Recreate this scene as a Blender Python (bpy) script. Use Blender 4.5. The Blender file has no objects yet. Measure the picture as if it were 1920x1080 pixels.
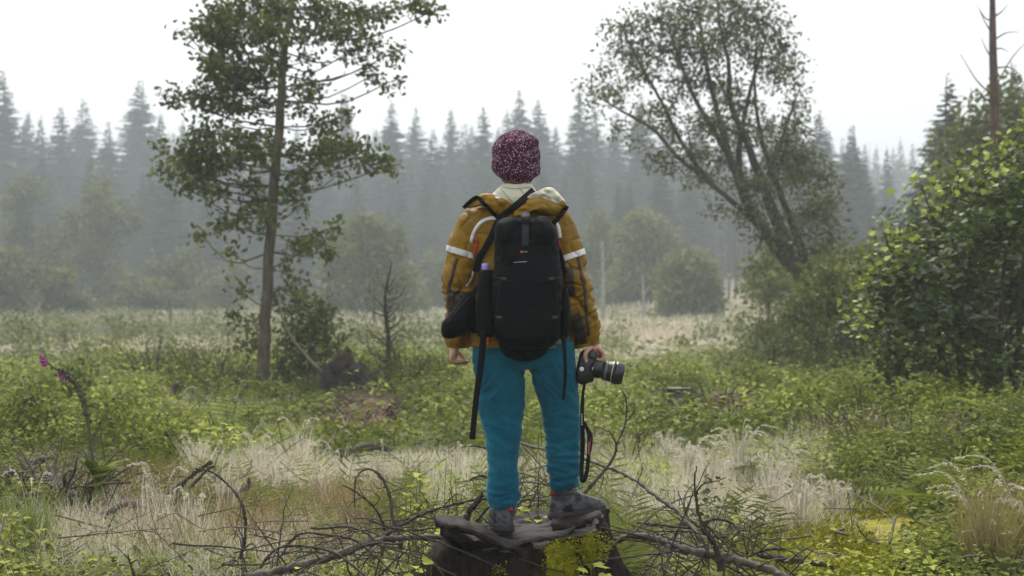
import bpy, bmesh, math, random
import numpy as np
from mathutils import Vector, Matrix
from mathutils.bvhtree import BVHTree

SC = bpy.context.scene
COL = SC.collection
rng = np.random.default_rng(7)
random.seed(7)
PI = math.pi

# ------------------------------------------------------------------ camera, sky, sun, exposure
CH = 1.45            # camera height
F = 2667.0           # focal length in pixels of the 1920 wide photograph (50 mm)
HY = 560.0           # horizon row
DP = 6.43            # distance to the person
cam_d = bpy.data.cameras.new('camera')
cam_d.lens = 50; cam_d.sensor_width = 36
cam_d.shift_y = 20.0 / 1920.0
cam_d.clip_start = 0.1; cam_d.clip_end = 3000
cam_d.dof.use_dof = True
cam_d.dof.focus_distance = 6.38
cam_d.dof.aperture_fstop = 3.4
cam = bpy.data.objects.new('camera', cam_d)
cam.location = (0, 0, CH); cam.rotation_euler = (PI / 2, 0, 0)
COL.objects.link(cam); SC.camera = cam

SUN_EL, SUN_AZ = math.radians(58), math.radians(-12)   # high, ahead of the camera, a little left
world = bpy.data.worlds.new('World'); SC.world = world
world.use_nodes = True
wn = world.node_tree; wn.nodes.clear()
sky = wn.nodes.new('ShaderNodeTexSky'); sky.sky_type = 'NISHITA'; sky.sun_disc = False
sky.sun_elevation = SUN_EL; sky.sun_rotation = SUN_AZ
sky.air_density = 1.2; sky.dust_density = 6.0; sky.ozone_density = 1.0
hs = wn.nodes.new('ShaderNodeHueSaturation'); hs.inputs['Saturation'].default_value = 0.2
cl = wn.nodes.new('ShaderNodeMix'); cl.data_type = 'RGBA'; cl.inputs[0].default_value = 0.45   # closed cloud cover over the blue
cl.inputs[7].default_value = (10.2, 10.7, 11.0, 1)
bg = wn.nodes.new('ShaderNodeBackground'); bg.inputs['Strength'].default_value = 0.081
wo = wn.nodes.new('ShaderNodeOutputWorld')
wn.links.new(sky.outputs[0], hs.inputs['Color']); wn.links.new(hs.outputs[0], cl.inputs[6])
wn.links.new(cl.outputs[2], bg.inputs['Color']); wn.links.new(bg.outputs[0], wo.inputs['Surface'])

sun_d = bpy.data.lights.new('sun', 'SUN'); sun_d.energy = 1.5; sun_d.angle = math.radians(22)
sun_d.color = (1.0, 0.97, 0.92)
sun = bpy.data.objects.new('sun', sun_d); COL.objects.link(sun)
sd = Vector((math.sin(SUN_AZ) * math.cos(SUN_EL), math.cos(SUN_AZ) * math.cos(SUN_EL), math.sin(SUN_EL)))
sun.rotation_euler = sd.to_track_quat('Z', 'Y').to_euler(); sun.location = (0, 0, 60)

SC.view_settings.view_transform = 'Standard'; SC.view_settings.look = 'None'
SC.view_settings.gamma = 1.0; SC.view_settings.use_curve_mapping = False
SC.view_settings.exposure = 1.1
SC.render.engine = 'CYCLES'
cy = SC.cycles
cy.use_denoising = True
cy.max_bounces = 6; cy.diffuse_bounces = 3; cy.glossy_bounces = 2; cy.transmission_bounces = 3
cy.volume_bounces = 1; cy.transparent_max_bounces = 4
cy.use_adaptive_sampling = True; cy.adaptive_threshold = 0.008
cy.sample_clamp_indirect = 4.0

# ------------------------------------------------------------------ helpers
def at(px, py, Y):
    """pixel of the photograph and distance -> place"""
    return np.array([(px - 960.0) / F * Y, Y, CH + (HY - py) / F * Y])

def pix(P):
    P = np.asarray(P, float)
    return 960 + P[..., 0] / P[..., 1] * F, HY - (P[..., 2] - CH) / P[..., 1] * F

def empty(name, loc, label=None, cat=None, group=None):
    o = bpy.data.objects.new(name, None); COL.objects.link(o)
    o.location = tuple(float(v) for v in loc); o.empty_display_size = 0.2
    tag(o, label, cat, group)
    return o

def tag(o, label=None, cat=None, group=None, kind=None):
    if label: o['label'] = label
    if cat: o['category'] = cat
    if group: o['group'] = group
    if kind: o['kind'] = kind
    return o

def mesh_np(name, V, faces, mat=None, tint=None, smooth=False):
    """faces: one (M,k) int array or a list of them"""
    V = np.ascontiguousarray(V, dtype=np.float32).reshape(-1, 3)
    fl = faces if isinstance(faces, list) else [faces]
    fl = [np.asarray(f, dtype=np.int32) for f in fl if len(f)]
    loops = np.concatenate([f.ravel() for f in fl])
    tot = np.concatenate([np.full(len(f), f.shape[1], dtype=np.int32) for f in fl])
    start = np.concatenate([[0], np.cumsum(tot)[:-1]]).astype(np.int32)
    me = bpy.data.meshes.new(name)
    me.vertices.add(len(V)); me.vertices.foreach_set('co', V.ravel())
    me.loops.add(len(loops)); me.loops.foreach_set('vertex_index', loops)
    me.polygons.add(len(tot)); me.polygons.foreach_set('loop_start', start)
    me.polygons.foreach_set('loop_total', tot)
    if smooth: me.polygons.foreach_set('use_smooth', np.ones(len(tot), dtype=bool))
    me.update(calc_edges=True)
    if tint is not None:
        a = me.attributes.new('tint', 'FLOAT', 'POINT')
        a.data.foreach_set('value', np.ascontiguousarray(tint, dtype=np.float32))
    if mat: me.materials.append(mat)
    return me

def link(name, me, parent=None, loc=None):
    o = bpy.data.objects.new(name, me); COL.objects.link(o)
    if parent is not None:
        o.parent = parent
    if loc is not None: o.location = tuple(float(v) for v in loc)
    return o

class MB:
    """collects pieces of one mesh (world coordinates)"""
    def __init__(s): s.V = []; s.F = {}; s.T = []; s.n = 0
    def add(s, V, F, t=0.5):
        V = np.asarray(V, float).reshape(-1, 3)
        for f in (F if isinstance(F, list) else [F]):
            f = np.asarray(f, dtype=np.int64)
            if len(f): s.F.setdefault(f.shape[1], []).append(f + s.n)
        s.V.append(V); s.T.append(np.full(len(V), t) if np.isscalar(t) else np.asarray(t)); s.n += len(V)
    def mesh(s, name, mat, origin=(0, 0, 0), smooth=False):
        V = np.concatenate(s.V) - np.asarray(origin, float)
        return mesh_np(name, V, [np.concatenate(v) for v in s.F.values()], mat, np.concatenate(s.T), smooth)
    def obj(s, name, mat, parent=None, smooth=False):
        if parent is not None:
            return link(name, s.mesh(name, mat, parent.location, smooth), parent)
        return link(name, s.mesh(name, mat, (0, 0, 0), smooth))
    def thing(s, name, mat, origin, smooth=False):
        return link(name, s.mesh(name, mat, origin, smooth), None, origin)

# numpy gradient noise
_perm = np.random.default_rng(3).permutation(512).astype(np.int64)
_grad = np.random.default_rng(4).normal(size=(512, 3)); _grad /= np.linalg.norm(_grad, axis=1)[:, None]
def noise(p):
    p = np.asarray(p, float)
    i = np.floor(p).astype(np.int64); f = p - i
    u = f * f * f * (f * (f * 6 - 15) + 10)
    r = 0
    for dx in (0, 1):
        for dy in (0, 1):
            for dz in (0, 1):
                h = _perm[(i[..., 0] + dx) & 511]; h = _perm[(h + i[..., 1] + dy) & 511]; h = _perm[(h + i[..., 2] + dz) & 511]
                d = (_grad[h] * (f - np.array([dx, dy, dz]))).sum(-1)
                r = r + d * np.where(dx, u[..., 0], 1 - u[..., 0]) * np.where(dy, u[..., 1], 1 - u[..., 1]) * np.where(dz, u[..., 2], 1 - u[..., 2])
    return r * 1.6
def fbm(p, o=4):
    p = np.asarray(p, float); r = 0; a = 1.0
    for k in range(o):
        r = r + a * noise(p * 2 ** k + 17.3 * k); a *= 0.5
    return r
def sstep(a, b, x):
    t = np.clip((np.asarray(x, float) - a) / (b - a), 0, 1); return t * t * (3 - 2 * t)

def smooth_path(pts, n=24):
    """Catmull-Rom through pts (any dimension)"""
    P = np.asarray(pts, float)
    if len(P) < 3:
        t = np.linspace(0, 1, n)[:, None]; return P[0] * (1 - t) + P[-1] * t
    Q = np.vstack([2 * P[0] - P[1], P, 2 * P[-1] - P[-2]])
    s = np.linspace(0, len(P) - 1 - 1e-6, n); i = s.astype(int); t = (s - i)[:, None]
    a, b, c, d = Q[i], Q[i + 1], Q[i + 2], Q[i + 3]
    return 0.5 * (2 * b + (c - a) * t + (2 * a - 5 * b + 4 * c - d) * t * t + (3 * b - a - 3 * c + d) * t ** 3)

def tube(path, rad, k=6, cap=True):
    P = np.asarray(path, float); n = len(P)
    R = np.full(n, rad) if np.isscalar(rad) else np.asarray(rad, float)
    T = np.gradient(P, axis=0); T /= np.linalg.norm(T, axis=1)[:, None] + 1e-9
    ref = np.array([0, 0, 1.0]) if abs(T[0, 2]) < 0.9 else np.array([1.0, 0, 0])
    U = np.empty_like(P); u = np.cross(T[0], ref); u /= np.linalg.norm(u)
    for i in range(n):
        u = u - T[i] * (u @ T[i]); u /= np.linalg.norm(u) + 1e-9; U[i] = u
    W = np.cross(T, U)
    a = np.arange(k) * 2 * PI / k
    V = P[:, None] + R[:, None, None] * (np.cos(a)[None, :, None] * U[:, None] + np.sin(a)[None, :, None] * W[:, None])
    V = V.reshape(-1, 3)
    i, j = np.meshgrid(np.arange(n - 1), np.arange(k), indexing='ij')
    j2 = (j + 1) % k
    Fq = np.stack([i * k + j, i * k + j2, (i + 1) * k + j2, (i + 1) * k + j], -1).reshape(-1, 4)
    out = [Fq]
    if cap:
        V = np.vstack([V, P[0], P[-1]]); b0 = n * k; jj = np.arange(k)
        out.append(np.concatenate([np.stack([np.full(k, b0), (jj + 1) % k, jj], 1),
                                   np.stack([np.full(k, b0 + 1), (n - 1) * k + jj, (n - 1) * k + (jj + 1) % k], 1)]))
    return V, out

def loft(rings, cap=True):
    R = np.asarray(rings, float); n, k = R.shape[:2]
    V = R.reshape(-1, 3)
    i, j = np.meshgrid(np.arange(n - 1), np.arange(k), indexing='ij'); j2 = (j + 1) % k
    out = [np.stack([i * k + j, i * k + j2, (i + 1) * k + j2, (i + 1) * k + j], -1).reshape(-1, 4)]
    if cap:
        V = np.vstack([V, R[0].mean(0), R[-1].mean(0)]); b = n * k; jj = np.arange(k)
        out.append(np.concatenate([np.stack([np.full(k, b), (jj + 1) % k, jj], 1),
                                   np.stack([np.full(k, b + 1), (n - 1) * k + jj, (n - 1) * k + (jj + 1) % k], 1)]))
    return V, out

def ellipsoid(c, r, rot=None, nu=20, nv=12):
    u = np.arange(nu) * 2 * PI / nu; v = np.linspace(0.02, PI - 0.02, nv)
    R = np.stack([np.outer(np.sin(v), np.cos(u)), np.outer(np.sin(v), np.sin(u)), np.outer(np.cos(v), np.ones(nu))], -1) * np.asarray(r, float)
    if rot is not None: R = R @ np.array(rot).T
    return loft(R + np.asarray(c, float))

def box(c, s, rot=None):
    V = np.array([[x, y, z] for x in (-.5, .5) for y in (-.5, .5) for z in (-.5, .5)]) * np.asarray(s, float)
    if rot is not None: V = V @ np.array(rot).T
    return V + np.asarray(c, float), [np.array([[0, 1, 3, 2], [4, 6, 7, 5], [0, 4, 5, 1], [2, 3, 7, 6], [0, 2, 6, 4], [1, 5, 7, 3]])]

# leaf templates: (along, across, up)
TD = (np.array([[0, 0, 0], [.45, .5, .10], [1, 0, -.06], [.45, -.5, .10]]), [np.array([[0, 1, 2], [0, 2, 3]])])
TO = (np.array([[0, 0, 0], [.3, .46, .07], [.68, .38, .05], [1, 0, -.1], [.68, -.38, .05], [.3, -.46, .07]]), [np.array([[0, 1, 2, 3], [0, 3, 4, 5]])])
_m = [(0, 0), (.02, .30), (.22, .52), (.30, .30), (.55, .60), (.62, .28), (1.0, 0)]
TM = (np.array([[a, b, .05 * abs(b)] for a, b in _m] + [[a, -b, .05 * abs(b)] for a, b in _m[1:-1]] + [[.4, 0, -.03]]),
      [np.array([[12, i, i + 1] for i in range(6)] + [[12, 6, 11], [12, 11, 10], [12, 10, 9], [12, 9, 8], [12, 8, 7], [12, 7, 0]])])
_q = [(0, .04), (.2, .22), (.3, .14), (.5, .40), (.6, .22), (.8, .36), (1.0, 0)]
TQ = (np.array([[a, b, .04] for a, b in _q] + [[a, -b, .04] for a, b in _q[:-1]]),
      [np.array([[i, i + 1, 7 + min(i + 1, 5), 7 + i] for i in range(5)]), np.array([[5, 6, 12]])])
def blade_t(b):
    return (np.array([[0, .5, 0], [0, -.5, 0], [.45, .42, b * .12], [.45, -.42, b * .12], [.8, .26, b * .45], [.8, -.26, b * .45], [1, 0, b * .85]]),
            [np.array([[0, 1, 3, 2], [2, 3, 5, 4]]), np.array([[4, 5, 6]])])
def frond_t(n=17, droop=.35, two=True):
    V = []; Fq = []
    s = np.linspace(0, 1, 9); z = .55 * s - droop * 2.2 * s ** 2.2
    base = np.stack([s * .95, 0 * s, z], 1)
    Vt, Ft = tube(base, np.linspace(.008, .002, 9), 3, cap=False)
    V.append(Vt); Fq = [Ft[0]]; Ftri = []; c = len(Vt)
    for i in range(n):
        t = .12 + .87 * i / (n - 1)
        p = np.array([np.interp(t, s, base[:, 0]), 0, np.interp(t, s, base[:, 2])])
        L = .30 * math.sin(PI * min(1, (t * .93 + .10))) ** .8 + .02
        for sg in (1, -1):
            tip = p + np.array([.10 * L / .3 + .02, sg * L, -.12 * L])
            w = .021 * (1 - .45 * t) * (.4 + .6 * L / .3)
            V.append(np.array([p, p + (tip - p) * .45 + [w, 0, .008], tip, p + (tip - p) * .45 - [w, 0, -.008]]))
            Fq.append(np.array([[c, c + 1, c + 2, c + 3]])); c += 4
    return np.vstack(V), [np.vstack(Fq)]

def stamp(T, pos, d, nrm, L, W=None):
    """many copies of a template: along d, facing nrm"""
    tv, tf = T
    pos = np.asarray(pos, float); d = np.asarray(d, float); nrm = np.asarray(nrm, float)
    d = d / (np.linalg.norm(d, axis=1)[:, None] + 1e-9)
    s = np.cross(nrm, d); s /= np.linalg.norm(s, axis=1)[:, None] + 1e-9
    w = np.cross(d, s)
    L = np.broadcast_to(L, (len(pos),)); W = L if W is None else np.broadcast_to(W, (len(pos),))
    V = pos[:, None] + tv[None, :, 0, None] * (L[:, None] * d)[:, None] + tv[None, :, 1, None] * (W[:, None] * s)[:, None] + tv[None, :, 2, None] * (L[:, None] * w)[:, None]
    k = len(tv); off = (np.arange(len(pos)) * k)
    return V.reshape(-1, 3), [(f[None] + off[:, None, None]).reshape(-1, f.shape[1]) for f in tf], k

def rand_dirs(n, up=0.0):
    v = rng.normal(size=(n, 3)); v[:, 2] += up
    return v / np.linalg.norm(v, axis=1)[:, None]

# ------------------------------------------------------------------ materials
def nmat(name):
    m = bpy.data.materials.new(name); m.use_nodes = True
    nt = m.node_tree; b = nt.nodes['Principled BSDF']
    return m, nt, b
def node(nt, t, **kw):
    n = nt.nodes.new(t)
    for k, v in kw.items(): setattr(n, k, v)
    return n
def ramp(nt, stops, src, interp='LINEAR'):
    r = node(nt, 'ShaderNodeValToRGB'); e = r.color_ramp.elements
    r.color_ramp.interpolation = interp
    while len(e) > 1: e.remove(e[-1])
    e[0].position = stops[0][0]; e[0].color = (*stops[0][1], 1)
    for p, c in stops[1:]:
        x = e.new(p); x.color = (*c, 1)
    nt.links.new(src, r.inputs[0]); return r
def nz(nt, scale, detail=4, rough=.55, coord='Object', stretch=None):
    tc = node(nt, 'ShaderNodeTexCoord'); n = node(nt, 'ShaderNodeTexNoise')
    n.inputs['Scale'].default_value = scale; n.inputs['Detail'].default_value = detail; n.inputs['Roughness'].default_value = rough
    if stretch:
        mp = node(nt, 'ShaderNodeMapping'); mp.inputs['Scale'].default_value = stretch
        nt.links.new(tc.outputs[coord], mp.inputs[0]); nt.links.new(mp.outputs[0], n.inputs['Vector'])
    else: nt.links.new(tc.outputs[coord], n.inputs['Vector'])
    return n
def bump(nt, b, src, strength=.4, dist=.01):
    k = node(nt, 'ShaderNodeBump'); k.inputs['Strength'].default_value = strength; k.inputs['Distance'].default_value = dist
    nt.links.new(src, k.inputs['Height']); nt.links.new(k.outputs[0], b.inputs['Normal'])
def plain(name, c, rough=.8, var=.25, scale=30, bmp=.2, dist=.004, metal=0.0, stretch=None, spec=.5):
    m, nt, b = nmat(name); n = nz(nt, scale, stretch=stretch)
    lo = tuple(v * (1 - var) for v in c); hi = tuple(min(1, v * (1 + var)) for v in c)
    r = ramp(nt, [(.3, lo), (.7, hi)], n.outputs[0]); nt.links.new(r.outputs[0], b.inputs['Base Color'])
    b.inputs['Roughness'].default_value = rough; b.inputs['Metallic'].default_value = metal
    b.inputs['Specular IOR Level'].default_value = spec
    if bmp: bump(nt, b, n.outputs[0], bmp, dist)
    return m
def leafmat(name, stops, rough=.5, trans=.35, spec=.35):
    m, nt, b = nmat(name)
    a = node(nt, 'ShaderNodeAttribute', attribute_name='tint')
    n = nz(nt, 3.0, 2)
    mx = node(nt, 'ShaderNodeMath', operation='MULTIPLY_ADD'); mx.inputs[1].default_value = .3
    nt.links.new(n.outputs[0], mx.inputs[0])
    sb = node(nt, 'ShaderNodeMath', operation='ADD'); sb.inputs[1].default_value = -.15
    nt.links.new(a.outputs['Fac'], mx.inputs[2]); nt.links.new(mx.outputs[0], sb.inputs[0])
    r = ramp(nt, stops, sb.outputs[0]); nt.links.new(r.outputs[0], b.inputs['Base Color'])
    b.inputs['Roughness'].default_value = rough; b.inputs['Specular IOR Level'].default_value = spec
    t = node(nt, 'ShaderNodeBsdfTranslucent'); nt.links.new(r.outputs[0], t.inputs['Color'])
    x = node(nt, 'ShaderNodeMixShader'); x.inputs[0].default_value = trans
    out = nt.nodes['Material Output']
    nt.links.new(b.outputs[0], x.inputs[1]); nt.links.new(t.outputs[0], x.inputs[2]); nt.links.new(x.outputs[0], out.inputs['Surface'])
    return m
def barkmat(name, lo, hi, scale=14, stretch=(1, 1, .25), rough=.85, dist=.012, moss=None, mamt=.5, spec=.2):
    m, nt, b = nmat(name); b.inputs['Specular IOR Level'].default_value = spec; n = nz(nt, scale, 6, .62, stretch=stretch)
    r = ramp(nt, [(.32, lo), (.68, hi)], n.outputs[0]); col = r.outputs[0]
    if moss:
        n2 = nz(nt, 3.0, 4); f = ramp(nt, [(mamt, (0, 0, 0)), (mamt + .12, (1, 1, 1))], n2.outputs[0])
        mm = node(nt, 'ShaderNodeMix', data_type='RGBA'); nt.links.new(f.outputs[0], mm.inputs[0])
        nt.links.new(col, mm.inputs[6]); mm.inputs[7].default_value = (*moss, 1); col = mm.outputs[2]
    nt.links.new(col, b.inputs['Base Color']); b.inputs['Roughness'].default_value = rough
    bump(nt, b, n.outputs[0], .8, dist); return m

M = {}
M['spruce'] = leafmat('spruce_needles', [(0, (.012, .024, .016)), (.5, (.028, .05, .030)), (1, (.05, .078, .042))], .8, .1, .1)
M['spruce_bark'] = barkmat('spruce_bark', (.03, .022, .017), (.09, .07, .055))
M['oak_leaf'] = leafmat('oak_leaves', [(0, (.035, .05, .014)), (.5, (.10, .125, .028)), (1, (.25, .275, .05))], .7, .28, .18)
M['oak_bark'] = barkmat('oak_bark', (.045, .037, .026), (.15, .125, .088), moss=(.08, .08, .03), mamt=.62)
M['willow_leaf'] = leafmat('willow_leaves', [(0, (.05, .06, .022)), (.5, (.125, .145, .045)), (1, (.22, .225, .07))], .6, .3)
M['willow_bark'] = barkmat('willow_bark', (.03, .026, .018), (.085, .075, .05), moss=(.06, .07, .025), mamt=.5)
M['maple_leaf'] = leafmat('maple_leaves', [(0, (.02, .036, .010)), (.5, (.07, .105, .022)), (.8, (.17, .22, .035)), (1, (.40, .45, .07))], .5, .25, .3)
M['bush_leaf'] = leafmat('bush_leaves', [(0, (.05, .062, .014)), (.5, (.135, .16, .032)), (1, (.25, .275, .055))], .7, .25, .15)
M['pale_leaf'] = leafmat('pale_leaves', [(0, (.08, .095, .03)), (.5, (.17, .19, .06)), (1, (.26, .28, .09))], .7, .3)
M['bramble'] = leafmat('bramble_leaves', [(0, (.03, .042, .009)), (.4, (.12, .15, .025)), (.75, (.30, .335, .05)), (1, (.48, .52, .085))], .7, .25, .15)
M['fern'] = leafmat('fern_fronds', [(0, (.05, .07, .010)), (.5, (.15, .185, .026)), (1, (.38, .41, .05))], .7, .3, .15)
M['straw'] = leafmat('dry_grass', [(0, (.22, .18, .09)), (.35, (.48, .42, .29)), (.75, (.72, .66, .54)), (1, (.85, .81, .72))], .8, .3, .1)
M['grass'] = leafmat('green_grass', [(0, (.07, .11, .02)), (.5, (.17, .235, .045)), (1, (.36, .38, .11))], .7, .3, .15)
M['rust_grass'] = leafmat('rusty_grass', [(0, (.12, .07, .03)), (.5, (.26, .17, .07)), (1, (.34, .29, .11))], .7, .3)
M['moss'] = leafmat('yellow_moss', [(0, (.08, .09, .008)), (.5, (.27, .265, .014)), (1, (.50, .46, .03))], .9, .2, .1)
M['twig'] = barkmat('dead_twig_bark', (.022, .017, .013), (.075, .06, .048), 40, (1, 1, 1), .7, .003)
M['deadwood'] = barkmat('dead_branch_bark', (.045, .034, .026), (.15, .122, .10), 30, (1, 1, 1), .65, .004)
M['pale_wood'] = barkmat('pale_bare_wood', (.10, .085, .06), (.22, .19, .145), 25, (1, 1, .3), .7, .004)
M['red_wood'] = barkmat('split_orange_wood', (.20, .10, .045), (.42, .26, .14), 25, (1, 1, .2), .7, .004)
M['stump_bark'] = barkmat('stump_bark', (.005, .0035, .0025), (.028, .020, .013), 22, (1, 1, .35), .75, .02, moss=(.05, .052, .008), mamt=.56, spec=.12)
M['stump_top'] = barkmat('wet_stump_wood', (.008, .006, .005), (.085, .074, .066), 30, (.4, 3.0, 1), .6, .02, spec=.2)
M['slab'] = barkmat('weathered_bark_slab', (.006, .004, .003), (.034, .025, .019), 26, (.35, 1.6, 1), .65, .014, spec=.15)
M['fox_stem'] = plain('foxglove_stem', (.06, .065, .02), .6)
M['fox_flower'] = plain('foxglove_flower', (.30, .022, .22), .6)
# ------------------------------------------------------------------ ground
def gh(x, y):
    x = np.asarray(x, float); y = np.asarray(y, float)
    z = .06 * noise(np.stack([x / 2.1, y / 2.1, 0 * x], -1)) + .12 * noise(np.stack([x / 7., y / 7., 0 * x + 5], -1)) * sstep(8, 16, y)
    z = z + .55 * noise(np.stack([x / 17., y / 21., 0 * x + 12], -1)) * sstep(26, 60, y)
    z = z + 1.0 * sstep(45, 120, y) * sstep(-25, 30, x) + .25 * sstep(60, 130, y) + 9.0 * sstep(135, 225, y)
    z = z + .34 * np.exp(-((x - 4.6) / 2.2) ** 2 - ((y - 12.5) / 3.2) ** 2) + .22 * np.exp(-((x + 3.2) / 1.2) ** 2 - ((y - 9.2) / 1.0) ** 2)
    z = z + .30 * np.exp(-((x + 2.0) / 1.1) ** 2 - ((y - 18.6) / 1.6) ** 2)
    return z
def gp(px, py):
    """ground point seen at a pixel (flat guess, refined)"""
    Y = CH * F / max(py - HY, 8)
    for _ in range(6):
        g = float(gh((px - 960) / F * Y, Y)); Y = (CH - g) * F / max(py - HY, 8)
    return np.array([(px - 960) / F * Y, Y, g])

# what grows where: patches given where they lie on the ground (px, py, rx, ry, weight)
PATCH = {
 'straw': [(1220, 655, 200, 34, 1.1), (1130, 745, 90, 30, .7), (1180, 820, 80, 40, .5), (230, 740, 90, 16, .7), (560, 905, 330, 58, 1.2), (360, 772, 120, 26, 1), (830, 880, 130, 45, 1), (1390, 935, 190, 75, 1.2), (1240, 640, 170, 40, .9), (1310, 770, 70, 25, .6), (1050, 700, 160, 40, .5),
           (300, 1030, 400, 70, 1.0), (560, 1000, 230, 70, .8), (1200, 690, 90, 25, .8), (300, 655, 360, 16, .8), (1390, 600, 160, 30, .5), (900, 930, 200, 50, .9), (1120, 900, 120, 60, .6)],
 'soil': [(1335, 800, 140, 46, 1.3), (700, 815, 125, 40, 1.2), (1275, 775, 60, 26, 1.2), (220, 835, 130, 22, .9), (60, 760, 90, 18, .8), (450, 725, 120, 14, .8), (820, 775, 110, 18, .8), (1450, 800, 70, 22, .9), (1750, 870, 120, 26, 1.0), (1650, 770, 90, 16, .9), (1180, 765, 60, 12, .7), (420, 860, 70, 16, .8), (690, 785, 105, 36, 1.2), (1345, 772, 110, 28, 1.1), (1250, 690, 70, 18, .9), (1590, 855, 130, 40, 1.1), (110, 950, 190, 55, 1.2), (1560, 1010, 190, 45, .7), (600, 735, 90, 22, .8), (960, 1060, 300, 60, .8), (640, 850, 90, 26, .7)],
 'moss': [(1480, 1020, 120, 40, .8), (1640, 1000, 210, 60, 1.2), (1560, 1060, 230, 40, 1.2), (1880, 1010, 90, 60, .8)],
}
def weights(x, y, z=None):
    Y = np.maximum(y, 1.0); px = 960 + x / Y * F; py = HY + CH / Y * F
    n1 = fbm(np.stack([x * .9, y * .5, 0 * x + 2], -1), 3) * .45
    out = {}
    for k, L in PATCH.items():
        w = np.zeros_like(px)
        for (cx, cyy, rx, ry, s) in L:
            d = ((px - cx) / rx) ** 2 + ((py - cyy) / ry) ** 2
            w = np.maximum(w, s * np.exp(-d * 1.5))
        out[k] = np.clip(w + n1 * (.5 if k == 'straw' else .3) * (w > .12), 0, 1)
    return out

def ground_sheet():
    # finer near the camera
    ys = np.concatenate([np.linspace(-25, 3, 15)[:-1], np.linspace(3, 30, 190)[:-1], np.geomspace(30, 420, 90)])
    us = np.linspace(-1, 1, 180)
    X = []; Yg = []
    for y in ys:
        half = 9 + max(y, 0) * .62; half = min(half, 235)
        X.append(np.where(np.abs(us) < .9, us / .9 * half, np.sign(us) * (half + (np.abs(us) - .9) / .1 * (250 - half)))); Yg.append(np.full_like(us, y))
    X = np.array(X); Yg = np.array(Yg); Z = gh(X, Yg)
    near = sstep(30, 10, Yg)
    Z = Z + near * .025 * fbm(np.stack([X * 4, Yg * 4, 0 * X], -1), 3)
    V = np.stack([X, Yg, Z], -1).reshape(-1, 3)
    n, k = X.shape
    i, j = np.meshgrid(np.arange(n - 1), np.arange(k - 1), indexing='ij')
    Fq = np.stack([i * k + j, i * k + j + 1, (i + 1) * k + j + 1, (i + 1) * k + j], -1).reshape(-1, 4)
    me = mesh_np('ground', V, Fq, None, None, True)
    w = weights(X.ravel(), Yg.ravel())
    for nm in ('straw', 'soil', 'moss'):
        a = me.attributes.new(nm, 'FLOAT', 'POINT'); a.data.foreach_set('value', w[nm].astype(np.float32))
    m, nt, b = nmat('ground_litter')
    n1 = nz(nt, 6.0, 8, .65); n2 = nz(nt, .6, 4)
    base = ramp(nt, [(.3, (.018, .018, .007)), (.5, (.05, .046, .018)), (.7, (.11, .095, .045))], n1.outputs[0])
    def layer(prev, attr, stops, gain=1.0):
        a = node(nt, 'ShaderNodeAttribute', attribute_name=attr)
        c = ramp(nt, stops, n1.outputs[0])
        mx = node(nt, 'ShaderNodeMix', data_type='RGBA'); nt.links.new(a.outputs['Fac'], mx.inputs[0])
        nt.links.new(prev, mx.inputs[6]); nt.links.new(c.outputs[0], mx.inputs[7]); return mx.outputs[2]
    col = layer(base.outputs[0], 'straw', [(.3, (.26, .21, .14)), (.7, (.64, .57, .45))])
    col = layer(col, 'soil', [(.3, (.02, .013, .009)), (.55, (.085, .05, .032)), (.75, (.2, .13, .085))])
    col = layer(col, 'moss', [(.3, (.07, .055, .02)), (.5, (.22, .20, .025)), (.68, (.42, .37, .03))])
    nt.links.new(col, b.inputs['Base Color']); b.inputs['Roughness'].default_value = .95; b.inputs['Specular IOR Level'].default_value = .15
    bump(nt, b, n1.outputs[0], .7, .05)
    me.materials.append(m)
    tag(link('ground', me), kind='structure')
ground_sheet()

# misty air
V, Fb = box((0, 197, 18), (500, 452, 46))
hz = link('haze', mesh_np('haze', V, Fb))
HAZE = .0021
m = bpy.data.materials.new('mist'); m.use_nodes = True; nt = m.node_tree; nt.nodes.clear()
pv = node(nt, 'ShaderNodeVolumePrincipled'); pv.inputs['Color'].default_value = (.70, .755, .775, 1)
pv.inputs['Density'].default_value = HAZE; pv.inputs['Anisotropy'].default_value = .1
o_ = node(nt, 'ShaderNodeOutputMaterial'); nt.links.new(pv.outputs[0], o_.inputs['Volume'])
hz.data.materials.append(m); tag(hz, kind='stuff')

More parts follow.
